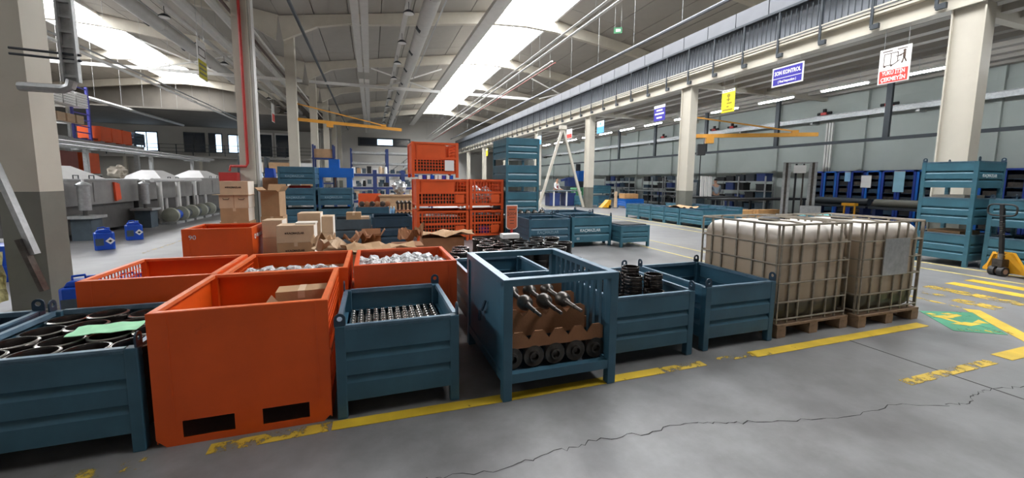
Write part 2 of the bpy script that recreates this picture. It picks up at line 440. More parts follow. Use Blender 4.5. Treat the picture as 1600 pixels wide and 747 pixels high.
column('cream steel column behind the dark teal bins, first past the red pipe column', XK, 22.4, 9.0, 1.42, None, .42, .42)
column('cream steel column right of the rear jib crane mount, second past the pipe column', XK, 30.4, 9.0, 1.42, None, .42, .42)
for k in range(4, 7): column('far cream column of the left row near the back wall', XK, 6.4+8*k, 9.0, 1.42, 'far left columns', .42, .42)
def mcol(label, y, group=None):
    return column(label, 12.42, y, 5.43, 1.25, group, .36, .56, 'mezzanine_column')
mcol('nearest cream mezzanine column rising behind the stacked teal bins', 5.45)
jibc = mcol('cream mezzanine column that carries the amber jib crane', 13.75)
mcol('cream mezzanine column beside the white A-frame brace', 21.75)
for k in range(3, 7): mcol('far cream mezzanine column of the right row', 5.75+8*k, 'far mezzanine columns')
# ================================================================== MEZZANINE
mz = E('mezzanine', 'long steel mezzanine gallery with dark railing along the right side', 'mezzanine', (12.3, 0, 0))
g = G(); g.box(-.12, YF, 5.43, .22, YB, 5.49); g.box(.03, YF, 5.49, .07, YB, 5.86); g.box(-.12, YF, 5.86, .22, YB, 5.92)
g.build('girder', CREAM, mz)
G().box(-.14, YF, 5.94, .02, YB, 6.0).build('kerb', CREAM, mz)
G().box(.22, YF, 5.86, 8.1, YB, 5.98).build('deck', ROOF, mz)
jm = G().box(-.14, YF, -.26, .14, YB, 0).mesh('joist', ROOF)
for k in range(9): place('joist', jm, mz, (.95+.85*k, 0, 5.86))
cbm = G().box(.2, -.1, 5.46, 8.1, .1, 5.9).mesh('cross_beam', CREAM)
for k in range(-1, 7): place('cross_beam', cbm, mz, (0, 5.75+8*k, 0))
pm = G()
pm.box(-.035, -.03, 5.62, .0, .03, 6.92); pm.box(-.035, -.03, 5.56, .12, .03, 5.63)
pm = pm.mesh('railing_post', RAILD)
bk = G().box(-.06, -.09, 5.5, .02, .09, 5.62).mesh('bracket', RAILD)
y = 4.69
ys = []
while y < 58:
    p = place('railing_post', pm, mz, (-.14, y, 0)); place('bracket', bk, p, (.0, -.09, .0)); ys.append(y); y += 1.272
G().box(-.19, YF, 6.88, -.11, YB, 6.95).build('top_rail', RAILD, mz)
G().box(-.17, YF, 6.02, -.13, YB, 6.06).build('bottom_rail', CREAM, mz)
bal = G().box(-.01, -.01, 6.05, .01, .01, 6.8).mesh('baluster', RAILD)
for k in range(220): place('baluster', bal, mz, (-.14, 3.5+.16*k, 0))
g = G()
for k in range(130): g.box(-.15, 38.8+.16*k, 6.05, -.13, 38.82+.16*k, 6.8)
tag(g.build('far_balusters', RAILD, mz), kind='stuff')
dm = G().box(-.02, -1.25, 5.99, .04, 1.25, 7.05).mesh('dark_panel', MEZDK)
fm = G().box(-.03, -.612, -.26, .1, .612, .26).mesh('fascia_panel', FASC)
for k in range(28): place('dark_panel', dm, mz, (.16, -7+2.52*k, 0))
for k in range(56): place('fascia_panel', fm, mz, (-.02, -8+1.26*k, 7.22))
G().box(-.08, YF, 6.95, .12, YB, 6.99).build('drip_edge', RAILD, mz)
# strip lamps under the mezzanine
lm = E('strip_lamp', 'white strip lamp under the mezzanine, nearest the large column', 'lamp', (16, 7.6, 5.0), 0, 'strip lamps under the mezzanine')
G().box(-.07, -.78, .04, .07, .78, .1).build('housing', WHITEP, lm)
G().cyl((0, -.75, .02), (0, .75, .02), .035, 8).build('tube', TUBE, lm)
for s in (-.5, .5): G().cyl((0, s, .1), (0, s, .88), .008, 5).build('hanger', GALV, lm)
for k in range(-1, 17):
    if k == 0: continue
    L_ = {-1: 'strip lamp right of the nearest mezzanine column', 1: 'strip lamp running behind the push sign', 2: 'strip lamp between the blue and the white hanging signs', 3: 'strip lamp just left of the blue final inspection sign', 4: 'strip lamp partly behind the yellow hanging sign'}.get(k, 'distant strip lamp in the row under the mezzanine')
    dup(lm, (16, 7.6+2.6*k, 5.0), 0, L_)
# wall crane rail and the dark hoist rail in front of the right wall
t = E('crane_rail', 'silver steel rail running along the right wall', 'rail', (19.9, 0, 4.5))
g = G(); g.box(-.05, YF, 0, .05, YB, .2); g.box(-.12, YF, .2, .1, YB, .22); g.build('beam', GALV, t)
bkm = G().box(.05, -.06, -.1, .5, .06, .12).mesh('bracket', GALV)
for k in range(16): place('bracket', bkm, t, (0, -6+4*k, 0))
for i, yy in enumerate((8.6, 10.9, 13.4, 18.5, 19.8, 24.4)):
    h_ = E('hoist', 'small red hoist unit sitting on the wall rail', 'hoist', (19.9, yy, 4.72), 0, 'red hoists on the wall rail')
    G().box(-.09, -.12, .02, .09, .12, .14).build('housing', REDP, h_)
    G().cyl((0, -.3, .1), (0, .3, .1), .06, 10).build('motor', BLACK, h_)
    G().box(-.06, -.05, 0, .06, .05, .3).build('post', BLACK, h_)
t = E('hoist_rail', 'dark steel pipe rail hung in front of the right wall', 'rail', (18.5, 0, 0))
G().box(-.05, YF, 3.26, .05, YB, 3.38).build('rail_beam', RAILD, t)
hm = G().box(-.06, -.09, 3.38, .06, .09, 5.6).mesh('hanger', RAILD)
for yy in (5.7, 10.15, 14.6, 19.0, 23.5, 27.8, 32.2): place('hanger', hm, t, (0, yy, 0))
# ================================================================== CEILING SERVICES
rodm = G().cyl((0, 0, 0), (0, 0, 1), .006, 5).mesh('hanger_rod', GALV)
def rods(t, pts):
    for (x, y, z0, z1) in pts:
        o = place('hanger_rod', rodm, t, (x, y, z0)); o.scale = (1, 1, z1-z0)
for i, (y0, y1, lab) in enumerate(((2, 26.8, 'near run of twin pale rectangular ceiling trunking'), (29.5, 61, 'far run of twin pale ceiling trunking beyond the tie beam'))):
    t = E('ceiling_trunking', lab, 'trunking', (0, 0, 8.0))
    G().box(-.57, y0, 0, -.29, y1, .22).build('channel', DUCT, t); G().box(-.22, y0, 0, .07, y1, .22).build('channel', DUCT, t)
    rods(t, [(-.25, y, .1, 1.6) for y in range(int(y0)+1, int(y1), 6)])
def round_duct(label, x, z, r, y0, y1):
    t = E('round_duct', label, 'duct', (x, 0, z))
    G().cyl((0, y0, 0), (0, y1, 0), r, 20).build('pipe', DUCT, t, smooth=True)
    bm_ = G().lathe([(r+.004, -.05), (r+.014, -.05), (r+.014, .05), (r+.004, .05)], 20, ax='y', closed=True).mesh('clamp', DUCT)
    gm = G().box(-.13, -.14, -r-.02, .13, .14, -r+.06).mesh('air_grille', RAILD)
    for k in range(int((y1-y0)/4)): place('clamp', bm_, t, (0, y0+1+4*k, 0))
    for k in range(int((y1-y0)/3.6)): place('air_grille', gm, t, (0, y0+2+3.6*k, 0), (0, .9, 0))
    rods(t, [(0, y, r, 1.3) for y in range(int(y0)+2, int(y1), 8)])
    G().cyl((r+.18, y0, -.05), (r+.18, y1, -.05), .03, 6).build('service_pipe', GALV, t)
round_duct('long pale round air duct right of the lamp row', 2.42, 8.5, .31, 3, 59)
round_duct('long pale round air duct in the left nave', -8.75, 8.4, .31, 6, 59)
t = E('cable_tray', 'wide ribbed grey tray left of the right skylight', 'cable tray', (0, 0, 9.35))
G().box(5.35, YF+1, 0, 6.0, 61, .05).build('tray_bed', DUCT, t)
for xx in (5.35, 5.95): G().box(xx, YF+1, .05, xx+.05, 61, .2).build('tray_side', DUCT, t)
rods(t, [(5.7, y, .1, 1.0) for y in range(0, 60, 8)])
def pipe_run(label, pts_r, x, z, y0, y1, m=GALV, top=10.2, red=False):
    t = E('pipe_run', label, 'pipe', (x, 0, z))
    for (dx, dz, r, mm) in pts_r: G().cyl((dx, y0, dz), (dx, y1, dz), r, 8).build('pipe', mm, t, smooth=True)
    rods(t, [(0, y, .02, top-z) for y in range(int(y0)+2, int(y1), 3)])
    return t
pipe_run('pair of bright pipes on rods right of the skylight', [(0, 0, .045, WHITEP), (.28, -.06, .05, WHITEP)], 7.5, 7.5, 2, 60)
pipe_run('pipes with a red line below the right skylight', [(0, 0, .04, WHITEP), (.16, -.05, .03, mat('dull_red_pipe', (.30, .06, .045), .5))], 8.35, 7.3, 18.4, 60)
pipe_run('single pale pipe beside the mezzanine fascia', [(0, 0, .07, FASC)], 11.2, 7.55, 2, 60, top=10.3)
pipe_run('dark service pipe near the left column heads', [(0, 0, .07, RAILD)], -2.65, 8.0, 4, 58, top=9.1)
pipe_run('brown service pipe along the left column heads', [(0, 0, .06, mat('brown_pipe', (.10, .06, .045), .5)), (.3, .0, .05, DUCT)], -4.9, 7.9, 6, 58, top=9.0)
pipe_run('bright pipe crossing the left nave lengthways', [(0, 0, .07, WHITEP), (.25, .1, .04, GALV)], -10.7, 6.5, 12, 44, top=10.)
pipe_run('pale pipe low under the left nave roof', [(0, 0, .12, DUCT)], -16.6, 6.5, 26, 47, top=10.6)
pipe_run('wide pale casing between duct and columns in the left nave', [(0, 0, .22, DUCT), (.9, .2, .16, DUCT)], -6.6, 8.2, 6, 58, top=9.4)
# tie beams across both naves
for lab, x0, x1 in (('thin white tie beam across the main nave with two short struts', XL+.2, 11.8), ('thin white tie beam across the left nave', -27, XL-.2)):
    t = E('tie_beam', lab, 'beam', (0, 30.1, 7.9))
    G().box(x0, -.06, -.09, x1, .06, .09).build('beam', WHITEP, t)
    xm = XM if x0 > -5 else XC
    for dx in (-1.6, -1.2):
        G().box(xm+dx-.05, -.05, .09, xm+dx+.05, .05, 2.2).build('strut', WHITEP, t)
    for sgn in (-1, 1):
        G().bar((xm+sgn*7.2, 0, .1), (xm+sgn*3.4, 0, 1.6), .08, .08).build('brace', WHITEP, t)
        G().bar((xm+sgn*4.2, 0, .1), (xm+sgn*8.2, 0, 1.2), .08, .08).build('brace', WHITEP, t)
# bay lamps (switched off)
def bay_lamp():
    t = E('bay_lamp', 'small dark bay lamp nearest the top edge, left of the round duct', 'lamp', (1.56, 16.95, 8.0), 0, 'bay lamps of the main nave')
    G().cyl((0, 0, .12), (0, 0, .45), .012, 5).build('cord', BLACK, t); G().box(-.1, -1.81, .45, .1, 1.81, .55).build('mounting_channel', DUCT, t); G().box(-.1, -.2, .55, -.02, .2, .56).build('junction_strip', RAILD, t)
    G().lathe([(.05, .16), (.1, .14), (.2, .06), (.21, .02), (.0, .02)], 12).build('housing', RAILD, t, smooth=True)
    G().lathe([(.0, .0), (.19, .0), (.19, .02), (0, .02)], 12).build('lens', SIGNW, t)
    return t
bl = bay_lamp()
for k in range(1, 11): dup(bl, (1.56, 16.95+3.62*k, 8.0), 0, 'small dark bay lamp in the row left of the round duct')
for k in range(0, 9): dup(bl, (-7.7, 20.8+3.55*k, 8.0), 0, 'small dark bay lamp in the left nave row', 'bay lamps of the left nave')
# ================================================================== FLOOR MARKINGS
def marking(label, pts, m, name='floor_line', cat='floor marking', group=None, z=.0025):
    cx = sum(p[0] for p in pts)/len(pts); cy = sum(p[1] for p in pts)/len(pts)
    o = G().prism([(p[0]-cx, p[1]-cy) for p in pts], 'z', -.0015, .0015).build(name, m, None, (cx, cy, z))
    return tag(o, label, cat, group)
def strip(label, x0, y0, x1, y1, w_, m, **k):
    d = Vector((x1-x0, y1-y0)).normalized(); n = Vector((-d.y, d.x))*w_/2
    return marking(label, [(x0+n.x, y0+n.y), (x0-n.x, y0-n.y), (x1-n.x, y1-n.y), (x1+n.x, y1+n.y)], m, **k)
strip('worn yellow line scraps beneath the leftmost bin', -2.2, 2.62, -1.25, 2.68, .10, PAINTYV)
strip('yellow line in front of the large orange bin', -.95, 2.70, -.28, 2.72, .10, PAINTYW)
strip('yellow line under the small blue bin of metal caps', -.28, 2.72, .85, 2.70, .10, PAINTY)
strip('yellow line under the barred frame of shafts', .85, 2.70, 2.3, 2.70, .10, PAINTY)
strip('ragged yellow line end left of the empty blue bin', 2.3, 2.70, 2.75, 2.70, .09, PAINTYW)
strip('nearly gone yellow line in front of the empty blue bin', 2.9, 2.71, 3.35, 2.71, .08, PAINTYV)
strip('solid yellow line along the two liquid tanks', 3.33, 2.70, 5.95, 2.71, .115, PAINTY)
strip('short worn yellow line crossing the floor joint', 4.05, 1.91, 5.3, 1.91, .09, PAINTYW)
strip('short yellow line at the right edge below the green patch', 5.52, 1.93, 6.9, 1.93, .14, PAINTY)
strip('bold yellow diagonal line right of the green patch', 7.28, 2.86, 6.2, 1.86, .16, PAINTY)
strip('thin worn yellow link line beyond the green patch', 7.25, 2.95, 7.3, 3.6, .07, PAINTYW)
for i, (x, ya, yb, w_) in enumerate(((7.68, 2.75, 3.2, .26), (8.28, 2.75, 3.78, .27), (8.93, 2.6, 3.8, .27), (9.52, 2.4, 3.82, .27))):
    strip(('shortest yellow zebra stripe, nearest the green patch', 'second yellow zebra stripe from the green patch', 'third yellow zebra stripe from the green patch', 'yellow zebra stripe nearest the pallet jack')[i], x, ya, x, yb, w_, PAINTYW if i < 2 else PAINTY)
strip('faded yellow scrap beside the zebra stripes near the second tank', 7.77, 3.34, 7.77, 3.62, .17, PAINTYV)
for lab, x in (('thin yellow aisle line nearest the blue bins', 6.38), ('thin yellow aisle line, second from the blue bins', 7.22), ('pale yellow aisle line in front of the teal bin row', 10.0), ('pale aisle line right along the teal bin row', 10.74)):
    strip(lab, x, 4.2 if x < 8 else 2.5, x, 9.6 if x < 7 else (12 if x < 8 else 40), .055 if x < 8 else .075, PAINTYP)
strip('yellow dashed line on the left aisle floor', -4.6, 10.5, -4.6, 16, .07, PAINTYV)
gp = E('floor_sign', 'green floor sign with a yellow walking figure beside the second tank', 'floor marking', (6.55, 2.62, .002))
Q = [(6.54, 3.03), (7.12, 2.78), (6.42, 2.22), (6.02, 2.48)]
G().prism([(x-6.55, y-2.62) for x, y in Q], 'z', 0, .002).build('green_field', PAINTG, gp)
for nm, P in (('figure_body', [(6.42, 2.86), (6.62, 2.82), (6.60, 2.72), (6.44, 2.76)]), ('figure_leg', [(6.60, 2.80), (6.82, 2.80), (6.80, 2.74), (6.60, 2.74)]), ('figure_leg', [(6.44, 2.78), (6.40, 2.60), (6.46, 2.60), (6.50, 2.76)]), ('figure_arm', [(6.66, 2.88), (6.78, 2.86), (6.78, 2.80), (6.68, 2.82)]), ('figure_head', [(6.48, 2.94), (6.56, 2.93), (6.56, 2.87), (6.48, 2.88)]),
             ('arrow_mark', [(6.30, 2.62), (6.52, 2.60), (6.62, 2.50), (6.40, 2.50)]), ('arrow_mark', [(6.58, 2.56), (6.80, 2.60), (6.72, 2.48)])):
    G().prism([(x-6.55, y-2.62) for x, y in P], 'z', .0022, .004).build(nm, PAINTY, gp)
for k in range(6):
    cx, cy = 6.14+.075*k-6.55, 2.47-.045*k-2.62
    G().prism([(cx-.03, cy+.03), (cx+.02, cy+.05), (cx+.035, cy-.01+.02*(k % 2)), (cx-.01, cy-.035)], 'z', .0022, .004).build('paint_mark', PAINTYW, gp)
# crack and saw-cut joint in the concrete
random.seed(3)
cr = [(0.2, 2.06), (.32, 2.04), (.71, 1.99), (.92, 2.04), (1.08, 2.03), (1.28, 2.06), (1.58, 2.02), (1.93, 2.02), (2.11, 1.98), (2.31, 1.91), (2.67, 1.82), (3.1, 1.73), (3.58, 1.73), (3.92, 1.6), (4.09, 1.57), (4.33, 1.62), (4.54, 1.63), (4.9, 1.57), (5.6, 1.5)]
pts = []
for a, b in zip(cr[:-1], cr[1:]):
    for i in range(7):
        t_ = i/7; pts.append((a[0]+(b[0]-a[0])*t_+random.uniform(-.012, .012), a[1]+(b[1]-a[1])*t_+random.uniform(-.018, .018)))
vs = []; fs = []
for i, p in enumerate(pts):
    h_ = random.uniform(.0012, .0045); vs += [(p[0], p[1]-h_, .0012), (p[0], p[1]+h_, .0012)]
    if i: fs.append((2*i-2, 2*i, 2*i+1, 2*i-1))
CRK = mat('crack_shadow', (.02, .018, .017), .9, var=0)
tag(G().add(vs, fs).build('floor_crack', CRK), 'long jagged crack wandering across the foreground concrete', 'crack')
tag(G().box(-.007, -1.2, 0, .007, 1.1, .0012).build('floor_joint', mat('joint_fill', (.06, .058, .055), .9, var=.2), None, (4.6, 1.55, .0008)), 'straight dark saw-cut joint in the floor left of the worn line', 'floor joint')
# ================================================================== BINS
def eye_mesh(key={}):
    if 'm' not in key:
        n = 14; vs = []; fs = []
        for yv in (-.005, .005):
            for i in range(n):
                a = 2*PI*i/n; ci, si = math.cos(a), math.sin(a)
                vs.append((.017*ci, yv, .055+.017*si))
                if si > -.1: vs.append((.036*ci, yv, .055+.036*si))
                else: vs.append((.036*(1 if ci > 0 else -1)*min(1, abs(ci)*1.5), yv, 0 if si < -.6 else .02))
        for i in range(n):
            j = (i+1) % n; o = 2*n
            fs += [(2*i, 2*i+1, 2*j+1, 2*j), (o+2*i, o+2*j, o+2*j+1, o+2*i+1), (2*i+1, o+2*i+1, o+2*j+1, 2*j+1), (2*i, 2*j, o+2*j, o+2*i)]
        key['m'] = G().add(vs, fs).mesh('stacking_eye', DKBLUE)
    return key['m']
BINC = {}
def blue_bin(label, x0, y0, w_, d, h, m=BLUE, z=0., rz=0, group=None, eyes=True, txt=None, txtm=WHITEINK, num=None, tface='front', name='stacking_bin', rim=RIMB, leg=.12, fine=True, ext=0.):
    """pressed-steel stacking bin: four legs, ribbed walls, rim bars, stacking eyes"""
    t = E(name, label, 'bin', (x0+w_/2, y0+d/2, z), rz, group)
    hw, hd = w_/2, d/2
    key = (round(w_, 3), round(d, 3), round(h, 3), m.name, rim.name, leg, ext)
    if key not in BINC:
        zb = leg
        def wall(L):
            H = h-zb-.02; z1 = zb+H*.68; z2 = zb+H*.36; dp = .030; gh = H*.115
            out = [(0, zb), (0, z2-gh), (dp, z2), (0, z2+.002), (0, z1-gh), (dp, z1), (0, z1+.002), (0, h-.01)]
            # groove: steps in sharply at the top, slopes back out below
            out = [(0, zb), (0, z2-gh), (dp, z2-.004), (0, z2), (0, z1-gh), (dp, z1-.004), (0, z1), (0, h-.01)]
            pin = [(y+.006, zz) for y, zz in out[::-1]]
            return G().prism(out+pin, 'x', -L/2, L/2)
        BINC[key] = dict(
            fb=wall(w_-.09).mesh('side_wall', m), lr=wall(d-.09).mesh('side_wall', m),
            leg=G().box(-.032, -.032, 0, .032, .032, h+ext).mesh('leg', m),
            rf=G().box(-w_/2+.06, -.016, -.028, w_/2-.06, .016, .004).mesh('rim', rim),
            rl=G().box(-d/2+.06, -.016, -.028, d/2-.06, .016, .004).mesh('rim', rim),
            fl=G().box(-hw+.03, -hd+.03, zb, hw-.03, hd-.03, zb+.012).mesh('bin_floor', m))
    k = BINC[key]
    place('side_wall', k['fb'], t, (0, -hd+.004, 0)); place('side_wall', k['fb'], t, (0, hd-.004, 0), (0, 0, PI))
    place('side_wall', k['lr'], t, (-hw+.004, 0, 0), (0, 0, -PI/2)); place('side_wall', k['lr'], t, (hw-.004, 0, 0), (0, 0, PI/2))
    for sx in (-1, 1):
        for sy in (-1, 1):
            place('leg', k['leg'], t, (sx*(hw-.032), sy*(hd-.032), 0), bevel=.006 if fine else 0)
            if eyes:
                if sx*sy > 0: place('stacking_eye', eye_mesh(), t, (sx*(hw-.032), sy*(hd-.01), h-.005))
                else: place('stacking_eye', eye_mesh(), t, (sx*(hw-.008), sy*(hd-.04), h-.005), (0, 0, PI/2))
    place('rim', k['rf'], t, (0, -hd+.02, h)); place('rim', k['rf'], t, (0, hd-.02, h))
    place('rim', k['rl'], t, (-hw+.02, 0, h), (0, 0, PI/2)); place('rim', k['rl'], t, (hw-.02, 0, h), (0, 0, PI/2))
    place('bin_floor', k['fl'], t)
    if txt:
        s = .088*(w_/1.0)
        zt = leg+(h-leg)*.455
        if tface == 'front': text(txt, s, txtm, t, (-.05, -hd+.003, zt), FRONT, bold=.002)
        else: text(txt, s, txtm, t, (-hw+.008, 0, zt), LEFTF, bold=.002)
    if num: text(num, .08, txtm, t, (-hw+.17, -hd+.003, leg+(h-leg)*.14), FRONT)
    return t
def wire_panel(L, z0, z1, pitch, r, m):
    g = G(); n = max(2, int(L/pitch)); k = max(2, int((z1-z0)/pitch))
    for i in range(n+1): x = -L/2+L*i/n; g.box(x-r, -r, z0, x+r, r, z1)
    for j in range(k+1): zz = z0+(z1-z0)*j/k; g.box(-L/2, -r*1.5, zz-r, L/2, r*.5, zz+r)
    return g.mesh('wire_mesh', m)
def orange_bin(label, x0, y0, w_, d, h, m=ORANGE, rz=0, sides=('sheet', 'sheet'), name='sheet_metal_bin', group=None, lip=0.):
    t = E(name, label, 'bin', (x0+w_/2, y0+d/2, 0), rz, group)
    hw, hd = w_/2, d/2; sk = .15; th = .006
    def sheet(L, slots, hh):
        g = G(); l = L/2; c = .05
        if slots:
            a0, a1 = .075*L/.95, .40*L/.95
            a1 = l*.72
            g.prism([(-l, c), (-l+c, 0), (-l+c, sk), (-l, sk)], 'y', 0, th); g.prism([(l-c, 0), (l, c), (l, sk), (l-c, sk)], 'y', 0, th)
            g.box(-l+c, 0, 0, -a1, th, sk); g.box(a1, 0, 0, l-c, th, sk); g.box(-a0, 0, 0, a0, th, sk)
            g.box(-a1, 0, 0, -a0, th, .045); g.box(a0, 0, 0, a1, th, .045)
        else: g.box(-l, 0, .02, l, th, sk)
        g.box(-l, 0, sk, l, th, hh)
        if slots:
            for q in (-.80, .84): g.box(l*q-.004, -.0025, sk, l*q+.004, 0, hh-.01)
        return g
    sheet(w_, True, h+.001).build('front_panel', m, t, (0, -hd, 0)); sheet(w_, True, h-.004).build('back_panel', m, t, (0, hd, 0), (0, 0, PI))
    for sx, kind in ((-1, sides[0]), (1, sides[1])):
        if kind == 'sheet': sheet(d-.02, False, h-.004).build('side_panel', m, t, (sx*hw, 0, 0), (0, 0, sx*PI/2))
        else:
            pn = place('mesh_side', wire_panel(d-.1, sk, h-.03, .045, .0035, m), t, (sx*(hw-.012), 0, 0), (0, 0, PI/2))
            sk_ = G().box(-(d-.02)/2, -.004, .02, (d-.02)/2, .004, sk+.03); sk_.box(-(d-.02)/2, -.012, h*.55, (d-.02)/2, .012, h*.55+.035)
            sk_.build('mesh_frame', m, t, (sx*(hw-.004), 0, 0), (0, 0, PI/2))
    pm_ = G().box(-.022, -.022, .03, .022, .022, h).mesh('corner_post', m)
    for sx in (-1, 1):
        for sy in (-1, 1): place('corner_post', pm_, t, (sx*(hw-.03), sy*(hd-.03), 0))
    rm = RIMO if m is ORANGE else m
    for sy in (-1, 1): G().box(-hw+.005, -.018, -.02, hw-.005, .018, .003).build('rim', rm, t, (0, sy*(hd-.026), h))
    for sx in (-1, 1): G().box(-.018, -hd+.03, -.02, .018, hd-.03, .004).build('rim', rm, t, (sx*(hw-.024), 0, h))
    G().box(-hw+.01, -hd+.01, sk, hw-.01, hd-.01, sk+.006).build('bin_floor', m, t)
    return t
# ---- front row, left to right
blue_bin('empty dark blue bin cut off by the left picture edge', -3.17, 2.8, .9, 1.03, .63, DKBLUE)
blue_bin('dark blue bin full of black sleeves, left of the orange bin', -2.2, 2.8, .91, 1.0, .63, BLUE)
ob1 = orange_bin('large orange sheet-metal bin in the front row with fork slots', -1.24, 2.8, .955, 1.03, .82, sides=('sheet', 'mesh'))
blue_bin('small blue bin filled with rows of metal caps, front row', -.25, 2.78, .82, .96, .64, BLUE)
blue_bin('blue bin with piled steel rings right of the barred frame', 1.90, 2.88, .89, 1.08, .61, BLUE)
blue_bin('empty blue bin beside the first liquid tank', 2.94, 2.90, .89, 1.05, .62, BLUE)
# ---- second row
orange_bin('empty orange bin behind the sleeve bin', -2.12, 3.88, .89, .95, .81, ORANGE, sides=('mesh', 'sheet'))
orange_bin('orange bin with mesh side behind the large orange bin', -1.2, 3.9, .98, .98, .80, ORANGE, sides=('mesh', 'mesh'))
orange_bin('orange bin full of plastic-wrapped castings', -.17, 3.90, .95, .9, .81, ORANGE2)
blue_bin('blue bin seen through the top of the barred frame', .93, 3.98, .91, .97, .62, BLUE, eyes=False)
o90 = orange_bin('orange bin numbered 90 in front of the carton stack', -2.75, 7.42, .93, .86, .81, ORANGE)
text('90', .10, WHITEINK, o90, (-.33, -.432, .68), FRONT)
text('KAÇMAZLAR', .075, WHITEINK, o90, (.468, .05, .66), RIGHTF, bold=.002)
G().lathe([(.03, 0), (.045, 0), (.045, .004), (.03, .004)], 14, closed=True).build('logo_mark', WHITEINK, o90, (.467, -.26, .655), (0, PI/2, 0))
# cartons inside the large orange bin
def crumple(label, x, y, z, w_, d, amp, m, seed, rz=0, name='cardboard_sheet', cat='cardboard', tilt=(0, 0), group=None, n=9):
    random.seed(seed); vs = []; fs = []; off = Vector((seed*3.1, seed*1.7, 0))
    for j in range(n):
        for i in range(n):
            u, v = i/(n-1)-.5, j/(n-1)-.5
            q = noise.noise(Vector((u*2.2, v*2.2, 0))+off)
            fold = abs(((u*2.3+seed*.37+v*.6) % 1)-.5)*2
            vs.append((u*w_*(1+.08*q), v*d*(1+.1*q), amp*(q*.7+fold*.7)))
    for j in range(n-1):
        for i in range(n-1): fs.append((j*n+i, j*n+i+1, j*n+n+i+1, j*n+n+i))
    zmin = min(v[2] for v in vs); vs = [(a, b, c-zmin) for a, b, c in vs]
    o = G().add(vs, fs).build(name, m, None, (x, y, z), (tilt[0], tilt[1], rz))
    s = o.modifiers.new('thick', 'SOLIDIFY'); s.thickness = .004
    return tag(o, label, cat, group)
def carton(label, x, y, z, w_, d, h, m=KRAFT, rz=0, txt=None, tz=.55, side=None, tape=True, flaps=False, group=None, handles=False, name='cardboard_box', ts=.06):
    t = E(name, label, 'box', (x, y, z), rz, group)
    if flaps:
        g = G(); g.box(-w_/2, -d/2, 0, w_/2, d/2, .006)
        g.box(-w_/2, -d/2, 0, w_/2, -d/2+.006, h); g.box(-w_/2, d/2-.006, 0, w_/2, d/2, h); g.box(-w_/2, -d/2, 0, -w_/2+.006, d/2, h); g.box(w_/2-.006, -d/2, 0, w_/2, d/2, h)
        g.build('body', m, t)
        fx = G().box(-w_/2, -.003, 0, w_/2, .003, d*.42).mesh('flap', m); fy = G().box(-.003, -d/2, 0, .003, d/2, w_*.4).mesh('flap', m)
        place('flap', fx, t, (0, -d/2+.004, h), (1.35, 0, 0)); place('flap', fx, t, (0, d/2-.004, h), (-.5, 0, 0))
        place('flap', fy, t, (-w_/2+.004, 0, h), (0, -.9, 0)); place('flap', fy, t, (w_/2-.004, 0, h), (0, .6, 0))
    else:
        G().box(-w_/2, -d/2, 0, w_/2, d/2, h).build('body', m, t, bevel=.004)
        if tape: G().box(-.025, -d/2-.001, h-.06, .025, d/2+.001, h+.001).build('tape', KRAFTL, t)
    if side: G().box(w_/2, -d/2+.004, .004, w_/2+.002, d/2-.004, h-.004).build('white_side', side, t)
    if txt:
        text(txt, ts, INK, t, (0, -d/2-.002, h*tz), FRONT, bold=.002)
        G().box(-.5*ts*7-ts*.1, -d/2-.002, h*tz-ts*.3, -.5*ts*7+ts*.4, -d/2, h*tz+ts*.3).build('logo_mark', INK, t)
    if handles:
        for sx in (-1, 1):
            G().tube([(sx*w_*.26-.05, -d/2-.002, h*.75), (sx*w_*.26-.04, -d/2-.012, h*.66), (sx*w_*.26+.04, -d/2-.012, h*.66), (sx*w_*.26+.05, -d/2-.002, h*.75)], .006, 6).build('handle', INK, t)
        G().box(-.003, -d/2-.002, 0, .003, -d/2, h).build('seam', KRAFTD, t)
    return t
tag(G().prism([(-.07, 0), (.09, 0), (.005, .11)], 'y', -.004, .004).build('cardboard_offcut', KRAFTL, None, (-.75, 3.45, .60), (-.3, 0, .1)), 'pointed pale cardboard offcut inside the large orange bin', 'cardboard')
carton('plain brown carton lying inside the large orange bin', -.55, 3.6, .3, .36, .2, .42, KRAFT, rz=.05)
carton('low brown carton under the offcut in the orange bin', -.85, 3.45, .157, .4, .3, .44, KRAFT)
carton('carton base under the brown carton in the orange bin', -.55, 3.55, .157, .3, .3, .142, KRAFTD)
# ---- sleeves in the dark blue bin
R_ = .112
sl = G().lathe([(R_-.014, .0), (R_-.004, .0), (R_-.004, .40), (R_+.002, .405), (R_+.002, .418), (R_-.003, .421), (R_-.003, .438), (R_+.002, .441), (R_+.002, .458), (R_-.010, .462), (R_-.014, .45)], 28, closed=True).mesh('steel_sleeve', RING, True)
slr = G().lathe([(R_-.013, .4615), (R_+.0015, .4585), (R_+.0015, .462), (R_-.008, .4655), (R_-.013, .4655)], 28, closed=True).mesh('machined_rim', CAPM, True)
random.seed(5); k = 0
for j in range(4):
    for i in range(4):
        x = -2.2+.145+.231*i-(.0 if j % 2 == 0 else -.0)+random.uniform(-.004, .004); y_ = 2.945+.236*j+random.uniform(-.004, .004)
        zz = .134 + (random.uniform(-.0, .03))
        o = E('steel_sleeve', None, None, (x, y_, .133), random.random()*6); place('sleeve_body', sl, o); place('machined_rim', slr, o)
        o.scale = (1, 1, 1+random.uniform(-.02, .05))
        tag(o, ('leftmost', 'second from left', 'third from left', 'rightmost')[i]+' black sleeve in the '+('front', 'second', 'third', 'back')[j]+' row of the dark blue bin', 'sleeve', 'black sleeves in the dark blue bin')
o = crumple('pale green paper sheet lying across the black sleeves', -1.62, 3.22, .628, .34, .19, .012, GREENPAPER, 4, .12, 'paper_sheet', 'paper')
